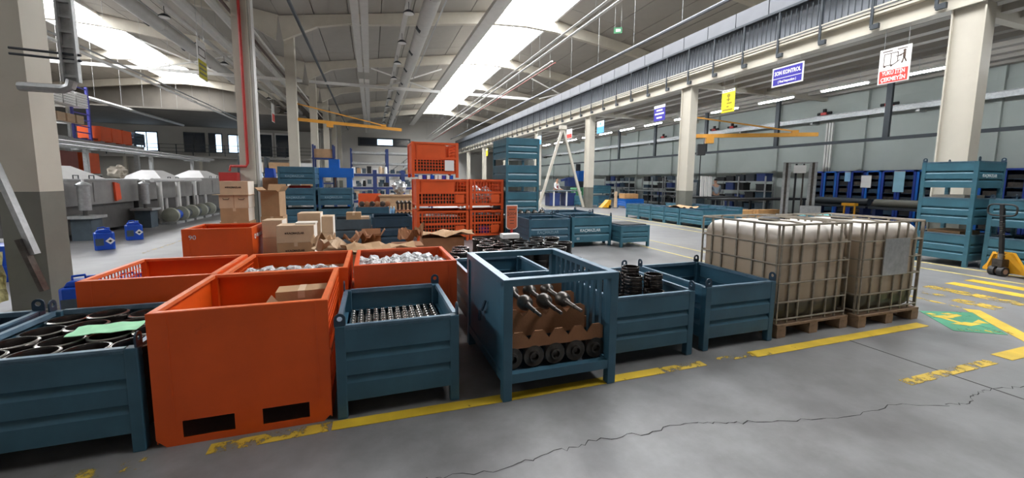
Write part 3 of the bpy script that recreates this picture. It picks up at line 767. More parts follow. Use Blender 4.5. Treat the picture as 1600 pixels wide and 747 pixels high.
# ---- metal caps in the small bin
cm = G().lathe([(.0, .0), (.033, .0), (.033, .172), (.024, .178), (.022, .20), (.016, .205), (.008, .205), (.007, .195), (.0, .195)], 12).mesh('machined_bushing', CAPM, True)
for i in range(12):
    for j in range(14):
        o = place('machined_bushing', cm, None, (-.25+.078+.0605*i, 2.85+.0625*j, .134+.0))
        o.scale = (.88, .88, 1.66); o.rotation_euler = (0, 0, (i*7+j*3) % 6)
        tag(o, 'small machined metal cap standing in rows in the small blue bin', 'metal part', 'metal caps in the small blue bin')
# ---- barred frame with shafts
st = E('shaft_stillage', 'blue barred steel stillage holding shafts and cardboard dividers', 'stillage', (1.33, 3.22, 0))
SW, SD, SH = .94, 1.16, .89
lg = G().box(-.035, -.035, 0, .035, .035, SH).mesh('leg', BLUE)
for sx in (-1, 1):
    for sy in (-1, 1): place('leg', lg, st, (sx*(SW/2-.035), sy*(SD/2-.035), 0), bevel=.005)
tr = G().box(-SW/2, -.03, -.035, SW/2, .03, .01).mesh('top_rail', BLUE); tl = G().box(-.03, -SD/2+.06, -.035, .03, SD/2-.06, .01).mesh('top_rail', BLUE)
ctop = G().box(-SW/2, -.03, .0, SW/2, .03, .004).mesh('rail_edge', RIMB); cts = G().box(-.03, -SD/2+.06, .0, .03, SD/2-.06, .004).mesh('rail_edge', RIMB)
for sy in (-1, 1): p = place('top_rail', tr, st, (0, sy*(SD/2-.03), SH)); place('rail_edge', ctop, p, (0, 0, .011))
for sx in (-1, 1): p = place('top_rail', tl, st, (sx*(SW/2-.03), 0, SH)); place('rail_edge', cts, p, (0, 0, .011))
br = G().box(-SW/2+.06, -.03, 0, SW/2-.06, .03, .07).mesh('bottom_rail', BLUE); bs = G().box(-.03, -SD/2+.06, 0, .03, SD/2-.06, .07).mesh('bottom_rail', BLUE)
for sy in (-1, 1): place('bottom_rail', br, st, (0, sy*(SD/2-.035), .13))
for sx in (-1, 1): place('bottom_rail', bs, st, (sx*(SW/2-.035), 0, .13))
G().box(-SW/2+.05, -SD/2+.05, .15, SW/2-.05, SD/2-.05, .17).build('base_plate', DKBLUE, st)
g = G(); g.box(-.004, -SD/2+.06, .2, .004, SD/2-.06, SH-.03)
g.build('side_sheet', BLUE, st, (-SW/2+.02, 0, 0))
G().box(-SW/2+.06, -.004, .2, SW/2-.06, .004, .62).build('back_sheet', BLUE, st, (0, SD/2-.03, 0))
hk = G(); hk.tube([(-.0, -.1, .5), (-.025, -.08, .42), (-.02, .0, .40), (-.02, .02, .3)], .012, 6); hk.build('hook', DKBLUE, st, (-SW/2, 0, .12))
sb = G().box(-.022, -.012, .19, .022, .012, SH-.03).mesh('side_bar', BLUE)
for i in range(10): place('side_bar', sb, st, (SW/2-.03, -SD/2+.13+.1*i, 0), (0, 0, PI/2))
# flanged shafts: flange forward in the bottom layer, spindle forward in the top layer
shp = [(.0, .0), (.030, .0), (.034, .012), (.034, .035), (.060, .04), (.078, .045), (.080, .072), (.070, .08), (.048, .10), (.04, .13), (.034, .2), (.026, .24), (.026, .44), (.04, .46), (.045, .50), (.03, .52), (.018, .54), (.018, .62), (.0, .62)]
fl = G().lathe([(.022, .03), (.03, .0), (.040, .0), (.044, .022), (.066, .026), (.083, .02), (.085, .05), (.06, .07), (.045, .1), (.032, .16), (.028, .45), (.0, .45), (.0, .03)], 22, ax='y', closed=True).mesh('flanged_shaft', IRON, True)
for i in range(5):
    o = place('flanged_shaft', fl, None, (.97+.178*i, 2.74, .262))
    tag(o, ('leftmost', 'second from left', 'middle', 'second from right', 'rightmost')[i]+' dark flange-forward shaft along the bottom of the stillage', 'shaft', 'bottom layer of shafts')
sp = G().lathe([(.0, 0), (.011, 0), (.013, .004), (.013, .10), (.018, .105), (.018, .21), (.024, .22), (.024, .25), (.030, .255), (.030, .27), (.042, .275), (.062, .30), (.064, .35), (.055, .365), (.034, .38), (.022, .42), (.020, .56), (.026, .57), (.026, .60), (.040, .61), (.058, .635), (.060, .68), (.0, .685)], 20, ax='y').mesh('spindle_shaft', IRON, True)
for i in range(3):
    o = place('spindle_shaft', sp, None, (1.165+.172*i, 2.69, .605))
    tag(o, ('leftmost spindle shaft in the top layer of the stillage', 'middle spindle shaft in the top layer of the stillage', 'rightmost spindle shaft in the top layer of the stillage')[i], 'shaft', 'spindle shafts on top')
def divider(label, y_, z0, z1, n, x0, x1, m=KRAFTD, ph=0):
    pitch = (x1-x0)/n; pts = [(x0, z0), (x1, z0), (x1, z1-.02)]
    for i in range(n-1, -1, -1):
        a = x0+pitch*i
        pts += [(a+pitch*.82, z1-.0), (a+pitch*.42, z1), (a+pitch*.14, z1-.065)]
    pts.append((x0, z1-.02))
    o = G().prism(pts, 'y', y_-.006, y_+.006).build('cardboard_divider', m); return tag(o, label, 'cardboard')
divider('front zigzag cardboard divider above the shaft flanges', 2.77, .335, .46, 5, .92, 1.75)
divider('second zigzag cardboard divider carrying the spindles', 2.985, .34, .565, 4, .92, 1.70)
divider('third zigzag cardboard divider behind the spindles', 3.26, .34, .60, 5, .92, 1.74)
divider('rearmost zigzag cardboard divider in the stillage', 3.52, .34, .66, 5, .92, 1.74)
tag(G().box(-.40, -.20, 0, .40, .30, .10).build('cardboard_pack', KRAFTD, None, (1.33, 3.20, .17+.172)), 'brown cardboard packing between the shaft layers', 'cardboard')
# ---- ring piles
rg = G().lathe([(.076, .0), (.088, .0), (.090, .006), (.086, .014), (.086, .026), (.090, .030), (.088, .036), (.076, .036)], 26, closed=True).mesh('steel_ring', RING, True)
def pile(x, y_, n, z0, lab, grp):
    random.seed(int(x*100+y_*10))
    for i in range(n):
        o = place('steel_ring', rg, None, (x+random.uniform(-.003, .003), y_+random.uniform(-.003, .003), z0+.0362*i))
        tag(o, lab, 'ring', grp)
pile(2.45, 3.02, 13, .133, 'dark steel ring in the pile at the front middle of the ring bin', 'rings, front middle pile')
pile(2.34, 3.20, 16, .133, 'dark steel ring in the left middle pile of the ring bin', 'rings, left middle pile')
pile(2.57, 3.20, 16, .133, 'dark steel ring in the right pile of the ring bin', 'rings, right pile')
pile(2.12, 3.05, 12, .133, 'dark steel ring in the low front pile of the ring bin', 'rings, low front pile')
pile(2.46, 3.42, 17, .133, 'dark steel ring in the tall back pile of the ring bin', 'rings, tall back pile')
pile(2.24, 3.42, 16, .133, 'dark steel ring in the hindmost pile of the ring bin', 'rings, hindmost pile')
# ---- plastic-wrapped castings
random.seed(11)
def bag_mesh(seed, r):
    bm = bmesh.new(); bmesh.ops.create_icosphere(bm, subdivisions=3, radius=r)
    for v in bm.verts:
        n_ = noise.noise(v.co*14+Vector((seed*5, 0, 0)))+.6*noise.noise(v.co*32+Vector((0, seed*3, 0)))
        v.co *= 1+.48*n_; v.co.z *= .8
    zm = min(v.co.z for v in bm.verts)
    for v in bm.verts: v.co.z -= zm
    me = bpy.data.meshes.new('wrapped_casting'); bm.to_mesh(me); bm.free(); me.materials.append(PLASTIC); return me
bags = [bag_mesh(i, .075) for i in range(4)]
tag(G().box(-.44, -.41, 0, .44, .41, .012).build('cardboard_pad', KRAFT, None, (.305, 4.35, .63)), 'cardboard layer under the plastic-wrapped castings', 'cardboard')
tag(G().box(-.43, -.40, 0, .43, .40, .47).build('cardboard_pack', KRAFTD, None, (.305, 4.35, .158)), 'packed brown carton filling the lower part of the casting bin', 'cardboard')
for j in range(5):
    for i in range(8):
        if j == 4 and i > 5: continue
        x = -.10+.112*i+random.uniform(-.012, .012); y_ = 4.02+.155*j+random.uniform(-.02, .02)
        if x > .7: x = .7
        o = place('wrapped_casting', bags[(i+j) % 4], None, (x, y_, .642), (0, 0, random.random()*6)); s = random.uniform(.85, 1.15); o.scale = (s, s, s)
        tag(o, 'silver casting in crumpled clear plastic inside the orange bin', 'wrapped part', 'plastic-wrapped castings')
tag(G().prism([(-.2, -.05), (.14, -.09), (.2, .02), (-.05, .09)], 'z', 0, .006).build('cardboard_offcut', KRAFTL, None, (.42, 4.04, .755), (.06, -.05, 0)), 'pale cardboard scrap on the plastic-wrapped castings', 'cardboard')
tag(G().box(-.45, -.45, 0, .45, .45, .5).build('cardboard_pack', KRAFTD, None, (-.71, 4.39, .158)), 'packed carton low inside the mesh-sided orange bin', 'cardboard')
for i in range(7):
    o = place('wrapped_casting', bags[i % 4], None, (-1.03+.11*i, 4.16+.02*(i % 2), .66), (0, 0, i)); tag(o, 'plastic-wrapped casting peeping over the mesh-sided orange bin rim', 'wrapped part', 'wrapped castings in the mesh-sided bin')
# ---- liquid tanks in cages on pallets
def loft(hx, hy, h, nb):
    n = 72; vs = []; fs = []
    lev = [(0, .86), (.02, .95), (.06, .985), (.14, 1), (.3, 1.0), (.45, 1.0), (.6, 1.0), (.74, 1), (.84, 1), (.90, .985), (.945, .955), (.975, .90), (.992, .80), (1.0, .62)]
    for (t_, s) in lev:
        for i in range(n):
            a = 2*PI*i/n; c, si = math.cos(a), math.sin(a); p = 11
            r = (abs(c)**p+abs(si)**p)**(-1/p)
            x, y_ = r*c, r*si
            b_ = 1+ (.014*abs(math.sin(x*PI*2.5)) if abs(y_) > abs(x) else .014*abs(math.sin(y_*PI*2.5)))*(1 if .05 < t_ < .93 else 0) + .008*abs(math.sin(t_*PI*5))*(1 if s == 1 else 0)
            vs.append((x*hx*s*b_, y_*hy*s*b_, t_*h))
    m = len(lev)
    for j in range(m-1):
        for i in range(n): fs.append((j*n+i, j*n+(i+1) % n, (j+1)*n+(i+1) % n, (j+1)*n+i))
    fs.append(tuple(range(n-1, -1, -1))); fs.append(tuple((m-1)*n+i for i in range(n)))
    return G().add(vs, fs)
def tank(label, x0, y0, wx, wy, plate=False):
    t = E('liquid_tank', label, 'tank', (x0+wx/2, y0+wy/2, .15))
    hx, hy, h = wx/2-.026, wy/2-.026, 1.0
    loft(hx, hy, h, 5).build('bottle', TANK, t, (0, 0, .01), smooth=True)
    G().lathe([(.0, 0), (.11, 0), (.11, .035), (.09, .045), (0, .045)], 20).build('filler_cap', BLACK, t, (0, .05, h+.008))
    X, Y = wx/2, wy/2
    def ring(z, r):
        q = []
        c = .06
        for (cx, cy, a0) in ((X-c, -Y+c, -PI/2), (X-c, Y-c, 0), (-X+c, Y-c, PI/2), (-X+c, -Y+c, PI)):
            for i in range(4): a = a0+PI/2*i/3; q.append((cx+c*math.cos(a), cy+c*math.sin(a), z))
        return G().tube(q, r, 6, True).mesh('cage_hoop', CAGE, True)
    hoop = ring(0, .009)
    for z in (.04, .22, .42, .62, .82): place('cage_hoop', hoop, t, (0, 0, z))
    place('cage_top_hoop', ring(0, .012), t, (0, 0, 1.03))
    vb = G().box(-.009, -.007, 0, .009, .007, 1.03).mesh('cage_bar', CAGE)
    fr = [-.47, -.335, -.2, -.0, .19, .33, .47] if not plate else [-.47, -.31, -.15, .05, .2, .34, .47]
    for f in fr:
        for s in (-1, 1):
            place('cage_bar', vb, t, (f*wx, s*(Y-.008), 0))
            place('cage_bar', vb, t, (s*(X-.008), f*wy, 0), (0, 0, PI/2))
    for f in (-.2, .2):
        G().tube([(f*wx, -Y, 1.03), (f*wx, -Y*.7, 1.045), (f*wx, Y*.7, 1.045), (f*wx, Y, 1.03)], .010, 6).build('top_bar', CAGE, t)
    if plate: G().box(-.19, -.012, .42, .25, -.004, .84).build('label_plate', GALV, t, (0, -Y, 0))
    return t
def pallet(label, x0, y0, wx, wy, z=0, group=None, runners=None):
    t = E('wooden_pallet', label, 'pallet', (x0+wx/2, y0+wy/2, z), 0, group)
    n = 7
    dbm = G().box(-wx/2, -.06, .115, wx/2, .06, .14).mesh('deck_board', WOOD)
    for i in range(n): place('deck_board', dbm, t, (0, -wy/2+.06+(wy-.12)*i/(n-1), 0), bevel=.003)
    rm = G().box(-.06, -wy/2, .093, .06, wy/2, .115).mesh('stringer_board', WOOD); bm_ = G().box(-.06, -wy/2, 0, .06, wy/2, .02).mesh('bottom_board', WOOD)
    bl_ = G().box(-.065, -.07, .02, .065, .07, .093).mesh('block', WOOD)
    for sx in (-1, 0, 1):
        x = sx*(wx/2-.065)
        place('stringer_board', rm, t, (x, 0, 0)); place('bottom_board', bm_, t, (x, 0, 0))
        for sy in (-1, 0, 1): place('block', bl_, t, (x, sy*(wy/2-.07), 0))
    return t
pallet('wooden pallet under the first liquid tank', 3.92, 2.92, 1.08, 1.1)
pallet('wooden pallet under the second, plated liquid tank', 5.08, 2.86, 1.08, 1.1)
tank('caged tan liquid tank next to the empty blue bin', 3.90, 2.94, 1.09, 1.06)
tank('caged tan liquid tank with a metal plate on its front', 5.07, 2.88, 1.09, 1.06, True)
# ================================================================== MIDDLE GROUND
# ---- cartons
T = 'KAÇMAZLAR'
carton('hidden base carton of the left carton stack', -2.47, 9.2, 0, .5, .42, .385, KRAFT)
carton('lower carton of the left stack behind bin 90', -2.47, 9.2, .385, .5, .42, .385, KRAFT)
carton('third carton of the left stack with a taped seam', -2.47, 9.2, .77, .46, .42, .26, KRAFT, side=BOXW)
carton('carton with two rope handles in the left stack', -2.47, 9.2, 1.03, .48, .42, .25, KRAFTL, side=BOXW, handles=True)
carton('printed top carton of the left carton stack', -2.455, 9.2, 1.28, .46, .42, .26, KRAFTL, side=BOXW, txt=T, ts=.04)
tag(G().box(-.3, -.2, 0, .3, .22, .006).build('cardboard_sheet', KRAFTL, None, (-2.5, 9.15, 1.281)), 'flat cardboard lid jutting out between the top two cartons', 'cardboard')
carton('tall leaning open carton right of the left carton stack', -1.92, 9.55, .83, .34, .4, .5, KRAFT, rz=-.12, flaps=True)
carton('plain carton carrying the tall open carton', -1.92, 9.55, .0, .40, .44, .83, KRAFT)
for i in range(3): carton(('bottom', 'middle', 'top')[i]+' carton of the narrow white-sided stack right of bin 90', -1.60, 7.95, .30*i, .30, .4, .295, KRAFTL, side=BOXW)
for i in range(2): carton(('bottom carton of the centre stack behind the orange bins', 'second printed carton of the centre stack')[i], -1.165, 7.4, .29*i, .54, .4, .288, KRAFT if i else KRAFTD, side=BOXW, txt=T if i else None, ts=.042)
carton('top printed carton of the centre stack with folded white lid', -1.165, 7.4, .58, .54, .4, .275, KRAFTL, side=BOXW, txt=T, ts=.042)
tag(G().box(-.16, -.15, 0, .14, .15, .03).build('cardboard_sheet', BOXW, None, (-1.02, 7.45, .856)), 'white folded lid on the top carton of the centre stack', 'cardboard')
for i in range(3): carton(('bottom', 'middle', 'top')[i]+' carton of the stack behind the centre stack', -1.04, 8.0, .335*i, .36, .4, .333, KRAFTL, side=BOXW)
for i in range(3): carton(('bottom', 'middle', 'top')[i]+' carton of the short stack right of the centre stack', -.80, 8.15, .31*i, .26, .4, .308, KRAFTL, side=BOXW)
# ---- low cardboard scraps on a pallet behind the orange bins
pl = pallet('wooden pallet of torn cardboard behind the casting bin', -.85, 6.15, 1.3, 1.1)
carton('low open carton of scraps on the cardboard pallet', -.2, 6.6, .142, 1.1, .9, .38, KRAFT, flaps=False, tape=False)
crumple('wide flat torn cardboard sheet behind the casting bin', .12, 6.35, .55, .95, .5, .10, KRAFT, 2, .1)
crumple('torn cardboard piece left in the scrap heap', -.55, 6.5, .53, .5, .4, .16, KRAFTL, 6, .6)
crumple('crumpled brown cardboard at the middle of the scrap heap', -.2, 6.75, .55, .4, .4, .22, KRAFTD, 9, .3)
crumple('crumpled cardboard standing near the dark bin', .62, 7.0, .53, .35, .35, .25, KRAFTD, 12, 1.1)
crumple('pale crumpled scrap at the left end of the heap', -.72, 6.9, .53, .35, .35, .22, KRAFT, 15, .2)
carton('small dark open carton in the scrap heap', -.02, 6.95, .53, .3, .25, .16, KRAFTD, flaps=True)
carton('carton supporting the scraps near the dark bin', .55, 7.0, 0, .5, .5, .52, KRAFTD, tape=False)
crumple('broad kraft sheet lying in front of the orange mesh stack', 1.35, 8.0, .50, 1.15, .6, .11, KRAFT, 21, -.08)
carton('low carton under the broad kraft sheet', 1.3, 8.0, 0, .8, .5, .49, KRAFTD, tape=False)
# ---- black drums on a pallet
dr = G().lathe([(.085, .0), (.125, .0), (.128, .02), (.128, .13), (.140, .135), (.140, .165), (.128, .17), (.112, .17), (.108, .15), (.10, .03), (.085, .03)], 24, closed=True).mesh('brake_drum', DARK, True)
rimm = G().lathe([(.112, .168), (.138, .168), (.138, .174), (.112, .174)], 24, closed=True).mesh('machined_rim', STEEL, True)
pallet('wooden pallet loaded with black drums', 1.55, 5.75, 1.9, 1.6)
random.seed(21)
DR = [(1.72, 5.92, 2), (2.0, 5.94, 2), (2.29, 5.90, 2), (2.57, 5.98, 2), (2.86, 5.95, 2), (3.15, 5.95, 1), (1.75, 6.4, 2), (2.04, 6.42, 2), (2.31, 6.24, 2), (2.6, 6.42, 2), (2.9, 6.35, 2), (3.2, 6.4, 2), (1.9, 6.77, 2), (2.2, 6.75, 2), (2.53, 6.75, 2), (2.85, 6.72, 2), (1.86, 7.15, 2), (2.2, 7.15, 2), (2.56, 7.15, 2), (2.95, 7.05, 2), (3.25, 7.0, 2)]
DR0 = [(1.72, 5.55, 1), (2.02, 5.6, 2), (2.32, 5.55, 2), (2.62, 5.6, 2), (2.92, 5.6, 1), (1.7, 5.95, 2), (2.0, 6.0, 2), (2.3, 5.95, 2), (2.6, 6.0, 2), (2.9, 5.95, 2), (3.2, 5.9, 2), (1.75, 6.4, 2), (2.05, 6.45, 2), (2.35, 6.4, 2), (2.66, 6.45, 2), (3.0, 6.45, 2), (3.3, 6.4, 2), (1.8, 6.78, 2), (2.5, 6.78, 2), (3.2, 6.78, 2)]
for (x, y_, n) in DR:
    for i in range(n):
        t = E('brake_drum', 'black drum with bright machined rim on the drum pallet', 'drum', (x+random.uniform(-.01, .01), y_, .142+.196*i), random.random()*6, 'black drums on the pallet')
        o = place('drum_shell', dr, t); o.scale = (1, 1, 1.12); place('machined_rim', rimm, t, (0, 0, .02))
tag(G().box(-.16, -.1, 0, .16, .1, .08).build('paper_pack', PAPER, None, (2.42, 7.1, .142+.394)), 'white paper pack lying on the black drums', 'paper')
for i, (x, y_) in enumerate(((1.24, 6.05), (1.35, 6.42), (1.02, 5.6))):
    t = E('brake_drum', ('black drum standing alone beside the casting bin', 'black drum behind the lone drum by the casting bin', 'black drum just left of the drum pallet')[i], 'drum', (x, y_, 0)); o = place('drum_shell', dr, t); p = place('machined_rim', rimm, t)
    o.scale = (1, 1, 3.0); p.location = (0, 0, .34)
# ---- orange sign on a red and white post
t = E('sign_stand', 'small orange plaque on a red and white post behind the drums', 'sign', (3.08, 8.9, 0))
G().lathe([(.0, 0), (.16, 0), (.16, .03), (.04, .05), (0, .05)], 16).build('foot', RUBBER, t)
G().cyl((0, 0, .05), (0, 0, .3), .035, 10).build('post_red_band', REDP, t); G().cyl((0, 0, .3), (0, 0, .38), .036, 10).build('post_white_band', SIGNW, t); G().cyl((0, 0, .38), (0, 0, .47), .03, 10).build('post_red_band', REDP, t)
pl_ = [(-.13, .06), (-.09, .02), (0, 0), (.09, .02), (.13, .06), (.13, .56), (-.13, .56)]
G().prism([(x*1.08, .455+z*1.04) for x, z in pl_], 'y', -.01, .0).build('plaque_edge', SIGNW, t)
G().prism([(x*.94, .47+z*.97) for x, z in pl_], 'y', -.018, -.01).build('plaque', mat('plaque_orange', (.55, .12, .05), .5), t)
text('2004', .115, INK, t, (0, -.019, .83), FRONT); G().box(-.08, -.02, .925, .08, -.018, .945).build('text_line', INK, t)
for k, wd in enumerate((.15, .10, .10)): G().box(-wd/2, -.02, .74-.07*k, wd/2, -.018, .755-.07*k).build('text_line', INK, t)
# ---- orange mesh containers, stacked
def mesh_container(label, x0, y0, z, w_, d, h, card=None, style='mesh'):
    t = E('mesh_container', label, 'container', (x0+w_/2, y0+d/2, z))
    hw, hd = w_/2, d/2; lgz = .10
    pm_ = G().box(-.035, -.035, 0, .035, .035, h).mesh('corner_post', ORANGE2)
    for sx in (-1, 1):
        for sy in (-1, 1): place('corner_post', pm_, t, (sx*(hw-.035), sy*(hd-.035), 0))
    G().box(-hw+.03, -.004, lgz, hw-.03, .004, h-.02).build('back_sheet', ORANGE2, t, (-w_*.0, hd-.03, 0))
    G().box(-.004, -hd+.03, lgz, .004, hd-.03, h-.02).build('side_sheet', ORANGE2, t, (-hw+.03, 0, 0))
    place('wire_mesh', wire_panel(d-.14, lgz+.05, h-.05, .075, .0085, ORANGE2), t, (hw-.03, 0, 0), (0, 0, PI/2))
    zm = lgz+(h-lgz)*.50
    place('wire_mesh', wire_panel(w_-.14, lgz+.06, zm-.02, .075, .0085, ORANGE2), t, (0, -hd+.03, 0))
    if style == 'sheet':
        G().box(-hw+.05, -.004, zm+.01, hw*.42, .004, h-.05).build('upper_front_sheet', ORANGE2, t, (0, -hd+.03, 0))
        place('wire_mesh', wire_panel(hw*.48, zm+.02, h-.06, .075, .0085, ORANGE2), t, (hw*.68, -hd+.03, 0))
    elif style == 'mesh': place('wire_mesh', wire_panel(w_-.14, zm+.02, h-.06, .075, .0085, ORANGE2), t, (0, -hd+.03, 0))
    G().box(-.02, -.02, lgz, .02, .02, h-.03).build('middle_post', ORANGE2, t, (-hw+.14, -hd+.03, 0))
    rb = G().box(-hw+.05, -.022, 0, hw-.05, .022, .045).mesh('front_rail', ORANGE2)
    for zz in (lgz, zm-.03, h-.05): place('front_rail', rb, t, (0, -hd+.03, zz))
    place('back_rail', rb, t, (0, hd-.03, h-.05))
    sr = G().box(-.022, -hd+.06, 0, .022, hd-.06, .045).mesh('side_rail', ORANGE2)
    for sx in (-1, 1): place('side_rail', sr, t, (sx*(hw-.03), 0, h-.05)); place('side_rail', sr, t, (sx*(hw-.03), 0, lgz))
    G().box(-hw+.05, -hd+.05, lgz, hw-.05, hd-.05, lgz+.012).build('deck', ORANGE2, t)
    if card: G().box(hw-.36, -hd+.004, lgz+.08, hw-.12, -hd+.012, zm-.05).build('card_plate', card, t)
    return t
OC = [('top orange mesh container of the tall stack, white card on it', .98, 10.6, 1.66, 1.2, 1.15, .90, PAPER, 'sheet'),
      ('middle orange mesh container of the tall stack', 1.08, 10.55, .82, 1.36, 1.2, .80, ORANGE2, 'sheet'),
      ('bottom orange mesh container of the tall stack', 1.08, 10.55, 0, 1.36, 1.2, .80, ORANGE2, 'mesh'),
      ('upper orange mesh container of the lower right stack', 2.48, 10.6, .82, .95, 1.15, .81, ORANGE2, 'mesh'),
      ('lower orange mesh container of the lower right stack', 2.48, 10.6, 0, .95, 1.15, .80, ORANGE2, 'mesh')]
for (lab, x, y_, z, w_, d, h, c, sty) in OC: mesh_container(lab, x, y_, z, w_, d, h, c, sty)
carton('brown sheet-topped carton inside the middle orange mesh container', 1.7, 11.1, .95, 1.0, .8, .30, DIRTY)
carton('dark tray inside the bottom orange mesh container', 1.75, 11.1, .12, 1.0, .8, .5, DIRTY, tape=False)
carton('brown carton inside the top orange mesh container', 1.55, 11.1, 1.78, .95, .8, .33, DIRTY, tape=False)
tag(G().box(-.45, -.3, 0, .3, .3, .04).build('paper_stack', PAPER, None, (1.6, 11.05, .622)), 'white sheets on the tray of the bottom mesh container', 'paper')
for i in range(9):
    tag(G().box(-.04, -.1, 0, .04, .1, .10).build('document_binder', (SIGNW, SIGNB, SIGNW, BLUEP, SIGNW)[i % 5], None, (1.2+.1*i, 10.72, 1.62)), 'small white or blue binder on the middle mesh container top', 'binder', 'binders between the orange containers')
for i, x in enumerate((2.72, 3.02)):
    o = place('plastic_bag', bag_mesh(30+i, .19), None, (x, 11.0, .935)); o.scale = (1, 1, 1.5); tag(o, ('left pale plastic bag in the upper right mesh container', 'right pale plastic bag in the upper right mesh container')[i], 'bag')
o = crumple('light blue plastic film lying in the lower right mesh container', 2.85, 10.9, .66, .6, .4, .06, LTBLUE, 33, 0, 'plastic_film', 'film')
carton('dark carton under the blue film in the lower right container', 2.95, 11.1, .115, .7, .7, .53, BLACK, tape=False)
tag(G().box(-.14, -.02, 0, .14, .02, .24).build('plastic_film', PURPLE, None, (2.9, 10.70, .13)), 'violet film roll behind the lower right wire mesh', 'film')
# ---- blue bin stack beside the orange stack
for i in range(4):
    blue_bin(('bottom bin of the tall blue stack right of the orange stack', 'second bin of the tall blue stack', 'third bin of the tall blue stack', 'top bin of the tall blue stack right of the orange stack')[i], 3.46, 10.5, .97, 1.25, (.555, .73, .71, .66)[i], TEAL, z=(0, .56, 1.31, 2.09)[i], eyes=False, fine=False, ext=(.003, .018, .068, 0)[i])
    if i < 3: carton(('cartons inside the bottom bin of the tall blue stack', 'cartons inside the second bin of the tall blue stack', 'cartons inside the third bin of the tall blue stack')[i], 3.9, 11.1, (0, .56, 1.31)[i]+.135, .6, .8, (.40, .56, .54)[i], (KRAFT, REDP, KRAFTL)[i], tape=False)
# ---- lettered bins
blue_bin('blue bin with faded lettering behind the black drums', 3.46, 8.75, 1.08, 1.05, .70, BLUE, txt=T, txtm=WORNINK)
blue_bin('blue bin with white lettering and number 05', 4.56, 8.70, 1.1, 1.05, .74, TEAL, txt=T, num='05')
blue_bin('low blue bin at the end of the lettered bin row', 5.70, 8.35, .84, .85, .53, TEAL, eyes=False)
tag(G().box(-.36, -.36, 0, .36, .36, .02).build('cover_sheet', BLACK, None, (6.12, 8.78, .535)), 'dark flat lid on the low blue bin', 'lid')
blue_bin('dark bin of parts behind the faded lettered bin', 3.5, 9.85, 1.08, .6, .74, DKBLUE, name='stacking_bin')
blue_bin('open blue bin behind the bin numbered 05', 4.75, 10.0, 1.15, 1.05, .74, BLUE)
for i in range(4):
    tag(G().lathe([(.0, 0), (.09, 0), (.09, .1), (.05, .14), (.05, .17), (0, .17)], 12).build('metal_hub', STEEL, None, (3.75+.2*i, 10.1, .66)), 'bright metal hub heaped in the dark parts bin', 'metal part', 'hubs in the dark parts bin')
tag(G().box(-.45, -.2, 0, .45, .2, .52).build('cardboard_pack', KRAFTD, None, (4.04, 10.15, .135)), 'packed carton under the bright metal hubs', 'cardboard')
# ---- teal stacks behind the cartons
for i in range(3): blue_bin(('bottom bin of the dark teal stack behind the cartons', 'middle bin of the dark teal stack behind the cartons', 'top bin of the dark teal stack behind the cartons')[i], -2.67, 14, 1.02, 1.1, .652, BLUE, z=.655*i, eyes=False, txt=T if i else None, txtm=WORNINK, fine=False)
for i in range(2): blue_bin(('lower bin of the teal pair below the blue press', 'upper bin of the teal pair below the blue press')[i], -1.58, 14, 1.0, 1.1, .652, BLUE, z=.655*i, eyes=False, txt=T if i else None, txtm=WORNINK, fine=False)
tag(G().cyl((-.3, 0, 0), (.3, 0, 0), .05, 10).build('metal_rod', REDP, None, (-2.1, 14.2, 1.34)), 'red capped rod lying in the dark teal stack', 'rod')
blue_bin('teal bin topped with a row of brown flanged shafts', -.49, 13.9, 1.03, 1.0, .70, BLUE, eyes=False, txt=T, txtm=WORNINK)
for i in range(6):
    tag(G().lathe([(.0, 0), (.05, 0), (.09, .02), (.09, .05), (.05, .08), (.03, .5), (0, .5)], 14, ax='y').build('axle_shaft', KRAFTD if i % 2 else IRON, None, (-.30+.16*i, 14.0, .80), smooth=True), 'brown flanged axle shaft laid on the teal bin', 'shaft', 'axle shafts on the teal bin')
tag(G().box(-.44, -.4, 0, .44, .4, .575).build('cardboard_pack', KRAFTD, None, (.03, 14.4, .135)), 'packing inside the teal bin below the axle shafts', 'cardboard')
blue_bin('grey-blue bin holding open cartons left of the dark bin', -.86, 9.4, .84, 1.0, .72, GREYBLUE, eyes=False, rim=GREYBLUE)
carton('brown carton standing up in the grey-blue bin', -.38, 9.6, .135, .3, .3, .74, KRAFT); carton('pale flat carton on the right of the grey-blue bin', -.16, 9.75, .135, .2, .4, .63, KRAFTL)
blue_bin('near-black empty bin left of the orange mesh stack', .0, 9.4, .86, 1.05, .76, DKBLUE, eyes=False, rim=DKBLUE)
for i in range(4):
    t = E('water_bottle_pack', 'light blue bottle standing between bin and shaft rack', 'bottle', (.58+.09*(i % 2), 13.4+.12*(i//2), .36), 0, 'light blue bottles')
    G().lathe([(0, 0), (.042, 0), (.042, .28), (.02, .33), (.016, .36), (0, .36)], 10).build('bottle_body', LTBLUE, t, smooth=True); G().cyl((0, 0, .36), (0, 0, .385), .018, 8).build('bottle_cap', SIGNW, t)
carton('carton base below the light blue bottles', .63, 13.46, 0, .26, .3, .355, KRAFT)
sr_ = E('shaft_rack', 'rack of brown upright shafts left of the orange stack', 'rack', (.95, 13.2, 0))
G().box(-.24, -.3, 0, .24, .3, .3).build('rack_base', KRAFTD, sr_); G().box(-.24, -.3, .62, .24, .3, .66).build('rack_shelf', KRAFTD, sr_)
for i in range(4):
    for j in range(2):
        for k in range(2):
            G().lathe([(.0, 0), (.03, 0), (.03, .18), (.055, .2), (.055, .24), (.03, .27), (.0, .3)], 10).build('upright_shaft', IRON, sr_, (-.18+.12*i, -.2+.2*j, .3+.36*k), smooth=True)
